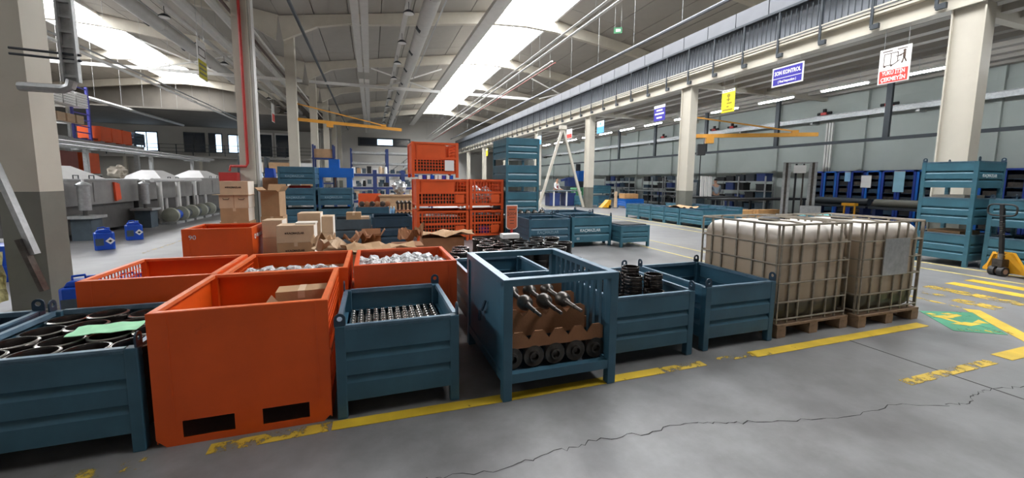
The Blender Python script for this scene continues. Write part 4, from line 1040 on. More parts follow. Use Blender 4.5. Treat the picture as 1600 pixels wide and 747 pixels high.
# ---- blue press
t = E('workshop_press', 'bright blue portal press frame above the teal bins', 'press', (-1.2, 15.6, 0))
for sx in (-1, 1): G().box(sx*.48-.09, -.2, 0, sx*.48+.09, .2, 1.65).build('upright', PRESSB, t)
G().box(-.62, -.22, 1.65, .62, .22, 1.98).build('crosshead', PRESSB, t); G().box(-.17, -.15, 1.98, .17, .15, 2.28).build('ram_housing', PRESSB, t)
G().cyl((0, 0, 1.3), (0, 0, 1.65), .06, 12).build('ram', STEEL, t); G().box(-.42, -.25, .9, .42, .25, 1.0).build('bed', PRESSB, t)
random.seed(4)
for i in range(6): tag(G().lathe([(0, 0), (.05, 0), (.06, .1), (.03, .2), (.035, .3), (0, .32)], 10).build('tool_part', (IRON, STEEL, REDP)[i % 3], None, (-1.5+.12*i, 15.45, 1.0), smooth=True), 'assorted metal tooling standing on the press bed', 'tool', 'tooling on the press bed')
t = E('tool_trolley', 'small stand with a brown load behind the blue press', 'trolley', (-1.7, 17.5, 0))
for sx in (-1, 1):
    for sy in (-1, 1): G().box(sx*.35-.03, sy*.3-.03, 0, sx*.35+.03, sy*.3+.03, 2.9).build('post', RACKB, t)
for z in (1.4, 2.35): G().box(-.4, -.35, z, .4, .35, z+.05).build('shelf', RACKB, t)
carton('brown sacks of parts on the stand behind the press', -1.7, 17.5, 2.4, .66, .5, .34, KRAFT, tape=False)
# ---- blue pallet racks in the back
def rack(label, x0, x1, y_, h, n, d=1.1, fill=True):
    t = E('pallet_rack', label, 'rack', ((x0+x1)/2, y_, 0)); hw = (x1-x0)/2
    um = G().box(-.05, -.05, 0, .05, .05, h).mesh('upright', RACKB); bm_ = G().box(-hw, -.025, -.06, hw, .025, .06).mesh('shelf_beam', GALV if fill == 2 else RACKB)
    sm = G().box(-hw, 0, 0, hw, d, .03).mesh('shelf', GALV)
    for sx in (-1, 1):
        for yy in (0, d): place('upright', um, t, (sx*hw, yy, 0))
    for k in range(n):
        z = h*(k+.6)/n
        place('shelf_beam', bm_, t, (0, 0, z)); place('shelf_beam', bm_, t, (0, d, z)); place('shelf', sm, t, (0, 0, z+.06))
    for k in range(3):
        for sx in (-1, 1): G().bar((sx*hw, 0, h*(k+.1)/3), (sx*hw, d, h*(k+.9)/3), .03, .03).build('frame_brace', RACKB, t)
    return t
random.seed(8)
def goods(x0, x1, y_, zs, lab, grp, n=7, mats=None, hmax=.42):
    for z in zs:
        for i in range(n):
            w_ = (x1-x0)/n; h_ = random.uniform(.18, hmax)
            if random.random() < .12: continue
            m = random.choice(mats or [KRAFT, KRAFTL, BLACK, DKBLUE, RACKB, SIGNW, GREYBLUE])
            x = x0+w_*(i+.5); ww = w_*random.uniform(.6, .92)
            k = random.random()
            g_ = G()
            if k < .55:
                g_.box(-ww/2, -.3, 0, ww/2, .3, h_)
                g_.box(-ww/2-.01, -.31, h_*.82, ww/2+.01, .31, h_)
            elif k < .8: g_.lathe([(0, 0), (ww*.4, 0), (ww*.42, h_*.6), (ww*.3, h_), (0, h_)], 12)
            else: g_.prism([(-ww/2, 0), (ww/2, 0), (ww*.42, h_), (-ww*.42, h_)], 'y', -.28, .28)
            tag(g_.build('stored_goods', m, None, (x, y_+.5, z)), lab, 'goods', grp)
rk = [('large blue rack near the back wall, left bay', -1.25, 1.05, 30, 3.7, 5), ('large blue rack near the back wall, right bay', 1.15, 3.6, 30, 3.7, 5)]
for a in rk:
    rack(*a, fill=2)
for (lab, x0, x1, yy, h, n) in rk:
    goods(x0+.1, x1-.1, yy, [h*(k+.6)/n+.095 for k in (0, 1, 2)], 'parcel stored on the large blue back rack', 'goods on the large back racks', 5)
nk = [('lower blue rack in front of the back racks, left bay', -1.1, .15, 23, 2.1, 3), ('lower blue rack in front of the back racks, middle bay', .25, 1.6, 23, 2.1, 3), ('lower blue rack partly behind the orange stack', 1.7, 3.2, 23, 2.1, 3)]
for a in nk: rack(*a)
for (lab, x0, x1, yy, h, n) in nk: goods(x0+.1, x1-.1, yy, [h*(k+.6)/n+.095 for k in range(3)], 'box stored on the lower blue rack', 'goods on the lower blue racks', 4)
t = orange_bin('distant red-orange bin in front of the blue racks', -.55, 19, .95, .9, .95, ORANGE2)
t = E('workbench', 'brown bench with a bright machine part in front of the racks', 'bench', (1.0, 19, 0))
G().box(-.7, -.4, .85, .9, .4, .92).build('bench_top', KRAFT, t); G().box(-.65, -.35, 0, .85, .35, .85).build('bench_body', KRAFT, t)
o = place('machine_casting', bag_mesh(50, .3), None, (1.2, 19, .925)); o.data.materials[0] = GALV; o.scale = (1, 1, 1.3); tag(o, 'bright grey casting on the brown bench', 'casting')
# wall phone box and stairs at the back
tag(G().box(-.3, -.2, 0, .3, 0, 1.1).build('wall_box', RAILD, None, (7.5, YB-.01, 5.0)), 'dark wall box on the back wall left of the orange stack', 'wall box')
t = E('stairway', 'grey stair with handrail against the back wall', 'stair', (4.2, YB-1.0, 0))
for k in range(16): G().box(-2.6+.28*k, -.4, 1.0+.22*k, -2.3+.28*k, .4, 1.04+.22*k).build('tread', GALV, t)
for sy in (-.42, .42):
    G().bar((-2.6, sy, .95), (2.0, sy, 4.5), .05, .2).build('stringer', GALV, t); G().bar((-2.6, sy, 1.95), (2.0, sy, 5.5), .05, .05).build('handrail', RAILD, t)
    for k in range(4): G().bar((-2.4+1.35*k, sy, 1.1+1.04*k), (-2.4+1.35*k, sy, 2.1+1.04*k), .04, .04).build('baluster', RAILD, t)
G().box(-2.9, -.45, 0, -2.5, .45, 1.0).build('landing', GALV, t)
# ================================================================== RIGHT SIDE
for i in range(3): blue_bin(('bottom bin of the three-high teal stack', 'middle bin of the three-high teal stack', 'top lettered bin of the three-high teal stack')[i], 10.86, 4.42, .95, .84, .63, TEAL, z=.712*i, leg=.12, ext=(.08, .08, 0)[i], txt=T if i == 2 else None, eyes=(i == 2), fine=False, name='stacking_bin')
for i in range(2): blue_bin(('lower bin behind the yellow pallet jack', 'upper bin behind the yellow pallet jack')[i], 10.98, 3.32, .95, .95, .63, TEAL, z=.712*i, leg=.12, ext=(.08, 0)[i], eyes=(i == 1), fine=False)
for i in range(2): carton(('brown cartons in the bottom bin of the three-high stack', 'pale cartons in the middle bin of the three-high stack')[i], 11.3, 4.85, .712*i+.135, .7, .5, .55, (KRAFT, BOXW)[i], tape=False)
for i in range(2): blue_bin(('lower far teal bin right of the pallet jack', 'upper far teal bin right of the pallet jack')[i], 10.98, 2.2, .95, 1.0, .63, TEAL, z=.712*i, leg=.12, ext=(.08, 0)[i], eyes=False, fine=False)
rowb = [('rearmost teal bin of the right aisle row', 14.75, .9), ('second rearmost teal bin of the right aisle row', 13.95, .78), ('third teal bin from the far end of the right aisle row', 13.12, .8), ('fourth teal bin from the far end of the right aisle row', 12.3, .8), ('nearest long teal bin of the right aisle row', 11.1, 1.15)]
for i, (lab, y0, d) in enumerate(rowb): blue_bin(lab, 10.9, y0, .8 if i < 4 else 1.7, d, .62, TEAL, eyes=False, fine=False)
for i, y0 in enumerate((11.9, 12.75, 13.6, 14.45)): blue_bin(('teal bin in the hidden second aisle line, nearest', 'teal bin in the second aisle line behind the cartons', 'teal bin in the second aisle line near the column', 'rearmost teal bin in the second aisle line')[i], 12.75, y0, .85, .8, .66, TEAL, eyes=False, fine=False)
crumple('orange-brown packing paper on the right aisle bins', 11.4, 12.7, .60, .8, .9, .12, KRAFT, 41, 0, 'packing_paper', 'paper')
# wooden crates and a bench
t = E('workbench', 'long dark workbench behind the right aisle bins', 'bench', (15.9, 13.3, 0))
G().box(-2.2, -.5, .86, 2.6, .5, .94).build('bench_top', BLACK, t)
for x in (-2.0, .2, 2.4):
    for y_ in (-.42, .42): G().box(x-.04, y_-.04, 0, x+.04, y_+.04, .86).build('leg', RAILD, t)
G().box(-2.1, -.45, .2, 2.5, .45, .24).build('shelf', BLACK, t)
for i, x in enumerate((14.1, 15.5)):
    t = E('wooden_crate', ('light wooden crate below the bench, left one', 'light wooden crate below the bench, right one')[i], 'crate', (x, 12.5, .0))
    G().box(-.62, -.2, 0, .62, .2, .1).build('board', WOODL, t); G().box(-.62, -.2, .12, .62, .2, .3).build('board', WOODL, t); G().box(-.62, -.2, .32, .62, .2, .5).build('board', WOODL, t)
    for s in (-1, 1): G().box(s*.55-.05, -.22, 0, s*.55+.05, -.2, .52).build('batten', WOODL, t)
for i in range(3):
    o = G().box(-.09, -.02, 0, .09, .02, .95).build('leaning_board', SIGNW, None, (14.55+.24*i, 15.0, .95), (-.12, .10, 0)); tag(o, ('left white panel leaning behind the bench', 'middle white panel leaning behind the bench', 'right white panel leaning behind the bench')[i], 'panel')
t = E('workbench', 'bench carrying the leaning white panels', 'bench', (15.0, 15.3, 0))
G().box(-1.4, -.6, .87, 1.6, .6, .945).build('bench_top', BLACK, t)
for x in (-1.3, 1.5):
    for y_ in (-.5, .5): G().box(x-.04, y_-.04, 0, x+.04, y_+.04, .87).build('leg', RAILD, t)
# people
def person(label, x, y_, rz, shirt, trousers, vest=None, lean=0.):
    t = E('person', label, 'person', (x, y_, 0), rz)
    def skin(name, P, edges, m, sub=2, root=0):
        me = bpy.data.meshes.new(name); me.from_pydata([p[:3] for p in P], edges, []); me.materials.append(m)
        o = bpy.data.objects.new(name, me); C.objects.link(o); o.parent = t
        md = o.modifiers.new('skin', 'SKIN'); md.use_smooth_shade = True
        for i, v in enumerate(me.skin_vertices[0].data): v.radius = P[i][3] if isinstance(P[i][3], tuple) else (P[i][3], P[i][3]); v.use_root = (i == root)
        s = o.modifiers.new('sub', 'SUBSURF'); s.levels = sub; s.render_levels = sub
        return o
    L = lean
    # body: pelvis, spine, neck, head, arms bent forward with hands, legs with feet
    P = [(0, 0, .95, .13), (0, -L*.4, 1.2, .13), (0, -L*.8, 1.42, .12), (0, -L, 1.53, .055), (0, -L-.02, 1.62, (.075, .085)), (0, -L-.03, 1.72, (.075, .09)), (0, -L-.03, 1.79, (.05, .06)),
         (-.19, -L*.8, 1.43, .055), (-.25, -L-.02, 1.16, .042), (-.20, -L-.25, 1.04, .034), (-.18, -L-.33, 1.03, .03), (.19, -L*.8, 1.43, .055), (.25, -L-.02, 1.16, .042), (.20, -L-.25, 1.04, .034), (.18, -L-.33, 1.03, .03),
         (-.1, 0, .88, .09), (-.11, -.01, .5, .06), (-.11, .02, .09, .042), (-.11, -.14, .05, .04), (.1, 0, .88, .09), (.11, -.01, .5, .06), (.11, .02, .09, .042), (.11, -.14, .05, .04)]
    Ed = [(0, 1), (1, 2), (2, 3), (3, 4), (4, 5), (5, 6), (2, 7), (7, 8), (8, 9), (9, 10), (2, 11), (11, 12), (12, 13), (13, 14), (0, 15), (15, 16), (16, 17), (17, 18), (0, 19), (19, 20), (20, 21), (21, 22)]
    skin('body', P, Ed, SKIN)
    for s in (-1, 1):
        for f in range(5):
            bx = s*(.155+.012*f) if f < 4 else s*.14; ln = (.07, .085, .08, .06, .045)[f]
            G().tube([(bx, -L-.35, 1.03), (bx, -L-.35-ln*.5, 1.025), (bx, -L-.35-ln, 1.005)], .0085, 6).build('finger', SKIN, t)
    skin('shirt', [(0, 0, .93, .15), (0, -L*.4, 1.2, .15), (0, -L*.8, 1.41, .14), (-.2, -L*.8, 1.42, .075), (-.26, -L-.02, 1.15, .06), (-.215, -L-.19, 1.07, .048), (.2, -L*.8, 1.42, .075), (.26, -L-.02, 1.15, .06), (.215, -L-.19, 1.07, .048)], [(0, 1), (1, 2), (2, 3), (3, 4), (4, 5), (2, 6), (6, 7), (7, 8)], shirt)
    skin('trousers', [(0, 0, .95, .14), (-.1, 0, .86, .105), (-.115, -.01, .5, .078), (-.115, .02, .1, .065), (.1, 0, .86, .105), (.115, -.01, .5, .078), (.115, .02, .1, .065)], [(0, 1), (1, 2), (2, 3), (0, 4), (4, 5), (5, 6)], trousers)
    for s in (-1, 1): G().prism([(-.19, 0), (.06, 0), (.06, .08), (-.06, .1), (-.17, .05)], 'x', s*.11-.045, s*.11+.045).build('shoe', BLACK, t, bevel=.01)
    if vest: skin('vest', [(0, 0, 1.0, .165), (0, -L*.4, 1.2, .165), (0, -L*.8, 1.38, .155)], [(0, 1), (1, 2)], vest)
    skin('hair', [(0, -L+.02, 1.68, .085), (0, -L-.01, 1.77, (.085, .095)), (0, -L-.015, 1.815, .05)], [(0, 1), (1, 2)], HAIR)
    g = G(); g.lathe([(0, -.012), (.011, 0), (0, .012)], 8, (-.03, -L-.115, 1.70)); g.lathe([(0, -.012), (.011, 0), (0, .012)], 8, (.03, -L-.115, 1.70)); g.build('eyes', BLACK, t)
    G().prism([(-L-.11, 1.69), (-L-.145, 1.655), (-L-.11, 1.645)], 'x', -.013, .013).build('nose', SKIN, t)
    G().box(-.022, -L-.118, 1.61, .022, -L-.10, 1.618).build('mouth', CLOTHM, t)
    for s in (-1, 1): G().box(s*.078-.008, -L-.05, 1.65, s*.078+.008, -L-.0, 1.71).build('ear', SKIN, t, bevel=.006)
    return t
person('person in a grey-blue top bending over the bench, back turned', 16.85, 16.4, 2.7, CLOTHG, CLOTHD, lean=.16)
person('person in white top and maroon vest at the far table', 11.75, 24.95, .6, CLOTHW, CLOTHD, CLOTHM, lean=.08)
# far table, green bin and bins by the A-frame
t = E('work_table', 'far pale table with blue crates below in front of a person', 'table', (11.45, 23.9, 0))
G().box(-1.45, -.45, .94, 1.45, .45, 1.0).build('table_top', GREYBLUE, t)
for x in (-1.4, -.5, .4, 1.4):
    for y_ in (-.4, .4): G().box(x-.04, y_-.04, 0, x+.04, y_+.04, .94).build('leg', WHITEP, t)
for i in range(2): 
    t = E('blue_crate', ('left dark blue crate under the far table', 'right dark blue crate under the far table')[i], 'crate', (11.05+1.1*i, 23.9, 0))
    G().box(-.36, -.35, .02, .36, .35, .8).build('crate_body', RACKB, t); G().box(-.4, -.39, .76, .4, .39, .84).build('crate_rim', RACKB, t)
t = E('wheeled_bin', 'dark green wheeled waste bin behind the A-frame brace', 'waste bin', (13.45, 24.8, 0))
G().prism([(-.36, .12), (.36, .12), (.43, 1.05), (-.43, 1.05)], 'y', -.4, .4).build('bin_body', GREENP, t); G().prism([(-.46, 1.05), (.46, 1.05), (.42, 1.16), (-.42, 1.16)], 'y', -.45, .45).build('bin_lid', GREENP, t)
for s in (-1, 1): G().cyl((s*.36, .3, .1), (s*.3, .3, .1), .1, 12).build('wheel', RUBBER, t)
blue_bin('far teal bin standing at the foot of the A-frame brace', 12.35, 22.4, 1.2, 1.0, .68, TEAL, eyes=False, fine=False)
blue_bin('far bright blue bin raised behind the A-frame brace', 14.1, 24.4, 1.6, 1.0, .66, TEAL, z=.67, eyes=False, fine=False)
blue_bin('far blue bin under the raised bright blue bin', 14.1, 24.4, 1.6, 1.0, .64, BLUE, eyes=False, fine=False)
t = E('pallet_truck', 'small distant yellow pallet truck by the A-frame brace', 'pallet truck', (13.3, 21.2, 0))
G().prism([(-.35, .05), (.2, .05), (.28, .5), (.12, .5)], 'y', -.2, .2).build('truck_body', YEL, t); G().cyl((.2, -.2, .1), (.2, .2, .1), .1, 12).build('wheel', RUBBER, t); G().bar((.2, 0, .4), (.45, 0, 1.1), .04, .04).build('handle', BLACK, t)
t = E('wooden_post', 'short pale post beside the distant pallet truck', 'post', (14.0, 21.2, 0)); G().box(-.06, -.06, 0, .06, .06, 1.0).build('shaft', KRAFTL, t); G().box(-.12, -.12, 0, .12, .12, .04).build('foot', RAILD, t)
blue_bin('far blue bin right of the distant pallet truck', 14.6, 21.0, 1.3, .9, .55, PRESSB, eyes=False, fine=False, rim=PRESSB)
carton('light brown carton on the bins right of the distant pallet truck', 15.2, 21.6, .56, 1.0, .6, .3, WOODL)
t = E('brace_frame', 'white steel A-frame brace between two mezzanine columns', 'brace', (0, 22.0, 0))
ap = (10.75, 0, 4.75)
G().bar(ap, (9.25, 0, 0.0), .13, .13).build('brace_leg', CREAM, t); G().bar(ap, (12.25, 0, 0.0), .13, .13).build('brace_leg', CREAM, t)
G().box(10.55, -.12, 4.62, 10.95, .12, 4.85).build('apex_plate', CREAM, t)
# far bins along the aisle, beyond the lettered bins
# ---- pallet jack
t = E('pallet_jack', 'yellow hand pallet jack parked in front of the teal bins', 'pallet jack', (10.52, 3.85, 0), -.25)
G().prism([(-.30, .06), (.30, .06), (.30, .10), (.10, .42), (-.10, .42), (-.30, .10)], 'x', .08, .14).build('frame_plate', YEL, t)
for s in (-1, 1):
    G().box(.14, s*.19-.075, .07, 1.05, s*.19+.075, .12).build('fork', YEL, t); G().bar((.12, s*.26, .10), (-.02, s*.08, .40), .04, .06).build('brace_strut', YEL, t)
G().cyl((-.02, -.10, .085), (-.02, -.02, .085), .085, 18).build('steer_wheel', RUBBER, t); G().cyl((-.02, .02, .085), (-.02, .10, .085), .085, 18).build('steer_wheel', RUBBER, t)
for s in (-1, 1): G().cyl((-.02, s*.06-.045, .085), (-.02, s*.06+.045, .085), .045, 12).build('wheel_hub', mat('hub_tan', (.30, .18, .12), .6), t)
G().cyl((0, 0, .12), (0, 0, .40), .045, 12).build('pump_body', STEEL, t); G().box(-.07, -.07, .17, .07, .07, .30).build('pump_block', IRON, t)
G().bar((0, 0, .36), (-.10, 0, 1.20), .055, .045, (0, 1, 0)).build('tiller', BLACK, t)
lp = []
for i in range(20):
    a = 2*PI*i/20; c, s_ = math.cos(a), math.sin(a)
    yy = (abs(c)**.45)*(1 if c >= 0 else -1)*.20; zz = (abs(s_)**.6)*(1 if s_ >= 0 else -1)*.10
    lp.append((-.105-.02*zz, yy, 1.17+zz))
G().tube(lp, .014, 8, True).build('handle_loop', BLACK, t, smooth=True)
G().bar((-.10, 0, 1.07), (-.12, 0, 1.27), .03, .05, (0, 1, 0)).build('control_stem', BLACK, t)
sp_ = [(-.035-.055*i/40+.03*math.cos(i*1.1), .03*math.sin(i*1.1), .72+.26*i/40) for i in range(41)]
G().tube(sp_, .006, 5).build('coiled_cable', STEEL, t)
# ---- silver mast lift
t = E('mast_lift', 'silver twin-mast lifting machine standing behind the liquid tanks', 'lift', (15.9, 11.45, 0), -.95)
for s in (-1, 1): G().box(s*.42-.13, -.1, 0, s*.42+.13, .1, 2.42).build('mast', GALV, t); G().box(s*.42-.04, -.12, .1, s*.42+.04, -.1, 2.4).build('mast_groove', IRON, t)
G().box(-.5, -.1, 2.36, .5, .1, 2.42).build('top_bridge', GALV, t); G().box(-.2, -.14, 2.0, .2, -.08, 2.3).build('pulley_block', SIGNW, t)
G().cyl((-.12, 0, .2), (-.12, 0, 2.36), .035, 8).build('lift_cylinder', BLACK, t); G().cyl((.12, 0, .2), (.12, 0, 2.36), .03, 8).build('chain', IRON, t)
G().box(-.7, -.5, 0, .7, .5, .35).build('chassis', BLACK, t); G().box(.1, -.55, .35, .75, -.3, .75).build('load_guard', GALV, t)
# ---- blue cabinets along the right wall
def cabinet(label, y0, h, kind):
    t = E('tool_cabinet', label, 'cabinet', (19.55, y0+.27, 0), 0)
    g = G(); g.box(-.33, -.265, 0, -.30, -.19, h); g.box(-.33, .19, 0, -.30, .265, h); g.box(-.33, -.265, h-.06, -.30, .265, h); g.box(-.33, -.265, 0, -.30, .265, .08); g.build('face_frame', PRESSB if kind % 3 == 0 else mat('cabinet_blue', (.012, .045, .28), .45), t)
    g = G(); g.box(-.3, -.265, 0, .3, -.25, h); g.box(-.3, .25, 0, .3, .265, h); g.box(.28, -.25, 0, .3, .25, h); g.box(-.3, -.265, h-.02, .3, .265, h); g.build('carcass', RACKB, t)
    for k in range(7):
        z = .12+(h-.3)*k/6.6
        G().box(-.3, -.25, z, .28, .25, z+.02).build('shelf', DKBLUE, t)
        G().box(-.27, -.22, z+.02, .1, .16+.01*(k % 4), z+.15+.02*(k % 3)).build('drawer', (BLACK, DKBLUE, RAILD, IRON)[(k+kind) % 4], t)
    return t
for i in range(14):
    y0 = 5.6+.55*i
    c = cabinet('blue tool cabinet number '.replace(' number', '')+'along the right wall, '+('first', 'second', 'third', 'fourth', 'fifth', 'sixth', 'seventh', 'eighth', 'ninth', 'tenth', 'eleventh', 'twelfth', 'thirteenth', 'fourteenth')[13-i]+' from the mast lift', y0, 2.14, i)
    c['group'] = 'blue cabinets along the right wall'
for (yy, w_, z0, z1, m, lab) in ((11.05, .36, 1.45, 1.95, SIGNW, 'white notice sheet hung on the blue cabinets'), (11.75, .22, 1.7, 2.1, LTBLUE, 'small light blue notice on the blue cabinets'), (9.95, .34, 1.3, 2.1, mat('pale_blue_board', (.30, .55, .68), .5), 'tall pale blue board hung on the blue cabinets')):
    t = E('notice_board', lab, 'notice', (19.2, yy, z0)); G().box(-.012, -w_/2, 0, .012, w_/2, z1-z0).build('sheet', m, t); G().box(-.016, -w_/2, z1-z0-.02, .016, w_/2, z1-z0+.01).build('holder', GALV, t)
# machinery between mast and cabinets: long rollers on stands
for i, (x, y_, lab) in enumerate(((17.6, 10.9, 'dark long roller bench left of the yellow stool frame'), (17.4, 8.7, 'olive long roller bench behind the second tank'))):
    t = E('roller_bench', lab, 'bench', (x, y_, 0))
    G().cyl((0, -.95, .92), (0, .95, .92), .14, 14).build('roller', (RAILD, COLGREY)[i], t, smooth=True); G().box(-.3, -1., .70, .3, 1., .78).build('bench_top', RAILD, t)
    for s in (-.85, .85): G().box(-.22, s-.05, 0, .22, s+.05, .7).build('leg', RACKB, t)
t = E('stool_frame', 'yellow tubular frame in front of the blue cabinets', 'frame', (16.6, 10.0, 0))
for s in (-.17, .17): G().tube([(0, s, 0), (0, s, .8)], .03, 8).build('leg', YEL, t)
G().box(-.1, -.22, .8, .1, .22, .9).build('seat', YEL, t)
crumple('turquoise wrap on the goods behind the tanks', 11.2, 7.4, .75, 1.1, .5, .05, TURQ, 44, 0, 'plastic_film', 'film')
blue_bin('teal bin under the turquoise wrap behind the tanks', 10.9, 6.9, 1.0, .9, .72, TEAL, eyes=False, fine=False)
# ---- shelves with dark crates against the right wall
def wall_shelf(label, y0, y1, h, n, x=19.3):
    t = E('storage_shelf', label, 'shelf', (x, (y0+y1)/2, 0)); L = (y1-y0)/2
    for sy in (-1, 0, 1):
        for sx in (-.3, .3): G().box(sx-.03, sy*L-.03, 0, sx+.03, sy*L+.03, h).build('post', GALV, t)
    for k in range(n): G().box(-.33, -L, h*(k+.4)/n, .33, L, h*(k+.4)/n+.035).build('shelf_board', GALV, t)
    return t
random.seed(12)
def crates(y0, y1, h, n, lab, grp, x=19.3, m=3):
    for k in range(n):
        c = int((y1-y0)/.62)
        for i in range(c):
            if random.random() < .1: continue
            z = h*(k+.4)/n+.036; yy = y0+(y1-y0)*(i+.5)/c; hh = min(random.uniform(.2, .42), h/n*.85); ww = .5
            mm = random.choice([BLACK, BLACK, DKBLUE, RAILD, RACKB, GREYBLUE])
            g_ = G().box(-.25, -ww/2, 0, .25, ww/2, hh*.85); g_.box(-.27, -ww/2-.015, hh*.85, .27, ww/2+.015, hh)
            tag(g_.build('storage_crate', mm, None, (x, yy, z)), lab, 'crate', grp)
for i, (y0, y1, h, n, lab, cl) in enumerate(((15.4, 18.6, 1.95, 4, 'grey wall shelf of dark crates behind the bending person', 'dark crate on the shelf behind the bending person'), (20.8, 22.9, 2.0, 4, 'wall shelf of dark crates left of the jib column', 'dark crate on the shelf left of the jib column'), (23.1, 25.4, 1.9, 4, 'wall shelf of dark crates, second left of the jib column', 'dark crate on the second shelf left of the jib column'), (27, 30.5, 1.9, 4, 'far wall shelf of dark crates behind the far table', 'dark crate on the far shelf behind the far table'))):
    wall_shelf(lab, y0, y1, h, n); crates(y0, y1, h, n, cl, cl.replace('dark crate', 'crates'))
t = E('control_cabinet', 'grey control cabinet on the wall between the dark shelves', 'cabinet', (19.2, 20.2, 0)); G().box(-.3, -.35, 0, .3, .35, 1.75).build('body', GREYBLUE, t); G().box(-.32, -.3, .2, -.3, .3, 1.6).build('door', GALV, t)
t = E('steel_table', 'long steel table in front of the dark shelves', 'table', (17.8, 22.5, 0)); G().box(-.5, -2.6, .98, .5, 2.6, 1.03).build('table_top', GALV, t)
for s in (-2.5, 0, 2.5):
    for sx in (-.45, .45): G().box(sx-.03, s-.03, 0, sx+.03, s+.03, .98).build('leg', RAILD, t)
t = E('machine_tool', 'dark machine with a blue motor beyond the far table', 'machine', (17.5, 32, 0)); G().box(-.8, -.8, 0, .8, .8, 1.6).build('machine_body', RAILD, t); G().box(-.5, -.5, 1.6, .4, .5, 2.5).build('machine_head', PRESSB, t); G().cyl((-.3, 0, 2.5), (-.3, 0, 3.1), .2, 12).build('motor', BLACK, t)
t = E('machine_tool', 'blue machine column right of the far person', 'machine', (14.9, 29, 0)); G().box(-.6, -.6, 0, .6, .6, 1.2).build('machine_body', RAILD, t); G().box(-.3, -.35, 1.2, .3, .35, 1.9).build('machine_head', RACKB, t); G().bar((-.3, 0, 1.75), (-.8, 0, 1.65), .15, .18).build('spindle_arm', RACKB, t)
t = E('cable_channel', 'white vertical cable channel on the right wall', 'cable channel', (20.2, 13.3, 0)); 
for s in (-.12, 0, .12): G().box(-.04, s-.035, 0, .04, s+.035, 4.4).build('channel', WHITEP, t)
# ---- jib cranes
def jib(label, x, y_, z, L, drop, ang=0.):
    t = E('jib_crane', label, 'crane', (x, y_, z), ang)
    G().box(.0, -.05, -.09, L, .05, .06).build('jib_arm', CRANE, t); G().box(-.02, -.12, -.3, .14, .12, .2).build('lower_bracket', CRANE, t); G().box(-.02, -.12, .62, .14, .12, .95).build('upper_bracket', CRANE, t)
    G().bar((.1, 0, .75), (L*.82, 0, .12), .05, .05).build('tie_rod', CRANE, t); G().box(L*.8, -.07, .05, L*.85, .07, .16).build('rod_anchor', CRANE, t)
    return t
j = jib('amber jib crane arm reaching right from a mezzanine column', 12.62, 13.75, 3.52, 4.6, 1, -.56)
G().box(.55, -.12, -.32, .85, .12, -.09).build('trolley', CRANE, j); G().box(.25, -.15, -.8, .55, .15, -.35).build('hoist_body', BLACK, j); G().cyl((.4, 0, -2.4), (.4, 0, -.8), .02, 6).build('hoist_chain', BLACK, j)
j = jib('amber jib crane arm on the left column row toward the orange stack', XL+.25, 22.45, 4.5, 5.2, 1, 0.0)
j.rotation_euler = (0, .055, 0)
G().box(1.6, -.1, -.25, 1.9, .1, -.09).build('trolley', CRANE, j)
# ---- hanging signs under the mezzanine edge (they face the hall)
def sign(label, yc, zc, w_, h, m, name='hanging_sign', x=12.25, border=None, top=5.45):
    t = E(name, label, 'sign', (x, yc, zc))
    G().box(-.01, -w_/2, -h/2, .01, w_/2, h/2).build('board', border or m, t)
    if border: G().box(-.014, -w_/2+.04, -h/2+.04, -.01, w_/2-.04, h/2-.04).build('face', m, t)
    for s in (-1, 1): G().cyl((0, s*w_*.38, h/2), (0, s*w_*.38, top-zc), .004, 5).build('wire', GALV, t)
    return t
s = sign('blue hanging sign reading SON KONTROL', 9.46, 4.93, 1.0, .58, SIGNB, border=SIGNW)
text('SON KONTROL', .17, SIGNW, s, (-.016, 0, .1), LEFTF, bold=.004, fit=.84); G().box(-.016, -.46, -.06, -.014, .46, -.045).build('divider_line', SIGNW, s); text('( Final Inspection )', .1, SIGNW, s, (-.016, 0, -.16), LEFTF, bold=.002, fit=.58)
s = sign('white and red hanging sign reading YÜKÜ İTİN ÇEKMEYİN', 6.7, 4.52, .64, .84, SIGNW)
G().box(-.014, -.29, -.40, -.01, .29, -.10).build('red_field', SIGNR, s)
text('YÜKÜ İTİN', .135, SIGNW, s, (-.016, 0, -.175), LEFTF, bold=.003, fit=.47); text('ÇEKMEYİN', .135, SIGNW, s, (-.016, 0, -.325), LEFTF, bold=.003, fit=.5)
for sy in (.16, -.14): G().box(-.013, sy-.1, .35, -.01, sy+.1, .37).build('caption_line', INK, s)
g = G()
for (a, b) in (((.22, .30), (-.06, .30)), ((.22, .30), (.22, .02)), ((.08, .30), (.08, .02)), ((-.06, .30), (-.06, .08)), ((.24, .02), (.02, .02)), ((.02, .02), (-.1, .10)), ((-.02, .2), (-.14, .2))): g.bar((-.012, a[0], a[1]), (-.012, b[0], b[1]), .006, .012)
for yy in (.2, .06): g.cyl((-.014, yy, .0), (-.010, yy, .0), .022, 12)
g.build('cart_drawing', INK, s)
g = G(); g.cyl((-.014, -.19, .30), (-.010, -.19, .30), .03, 12)
for (a, b, w_) in (((-.19, .27), (-.19, .14), .05), ((-.18, .24), (-.08, .2), .02), ((-.19, .15), (-.15, .02), .025), ((-.19, .15), (-.24, .03), .025)): g.bar((-.012, a[0], a[1]), (-.012, b[0], b[1]), .006, w_)
g.build('figure_drawing', INK, s)
s = sign('yellow hanging sign with a drawn worker', 11.64, 4.53, .56, .80, SIGNY)
G().box(-.013, -.28, .31, -.01, .28, .40).build('white_strip', SIGNW, s)
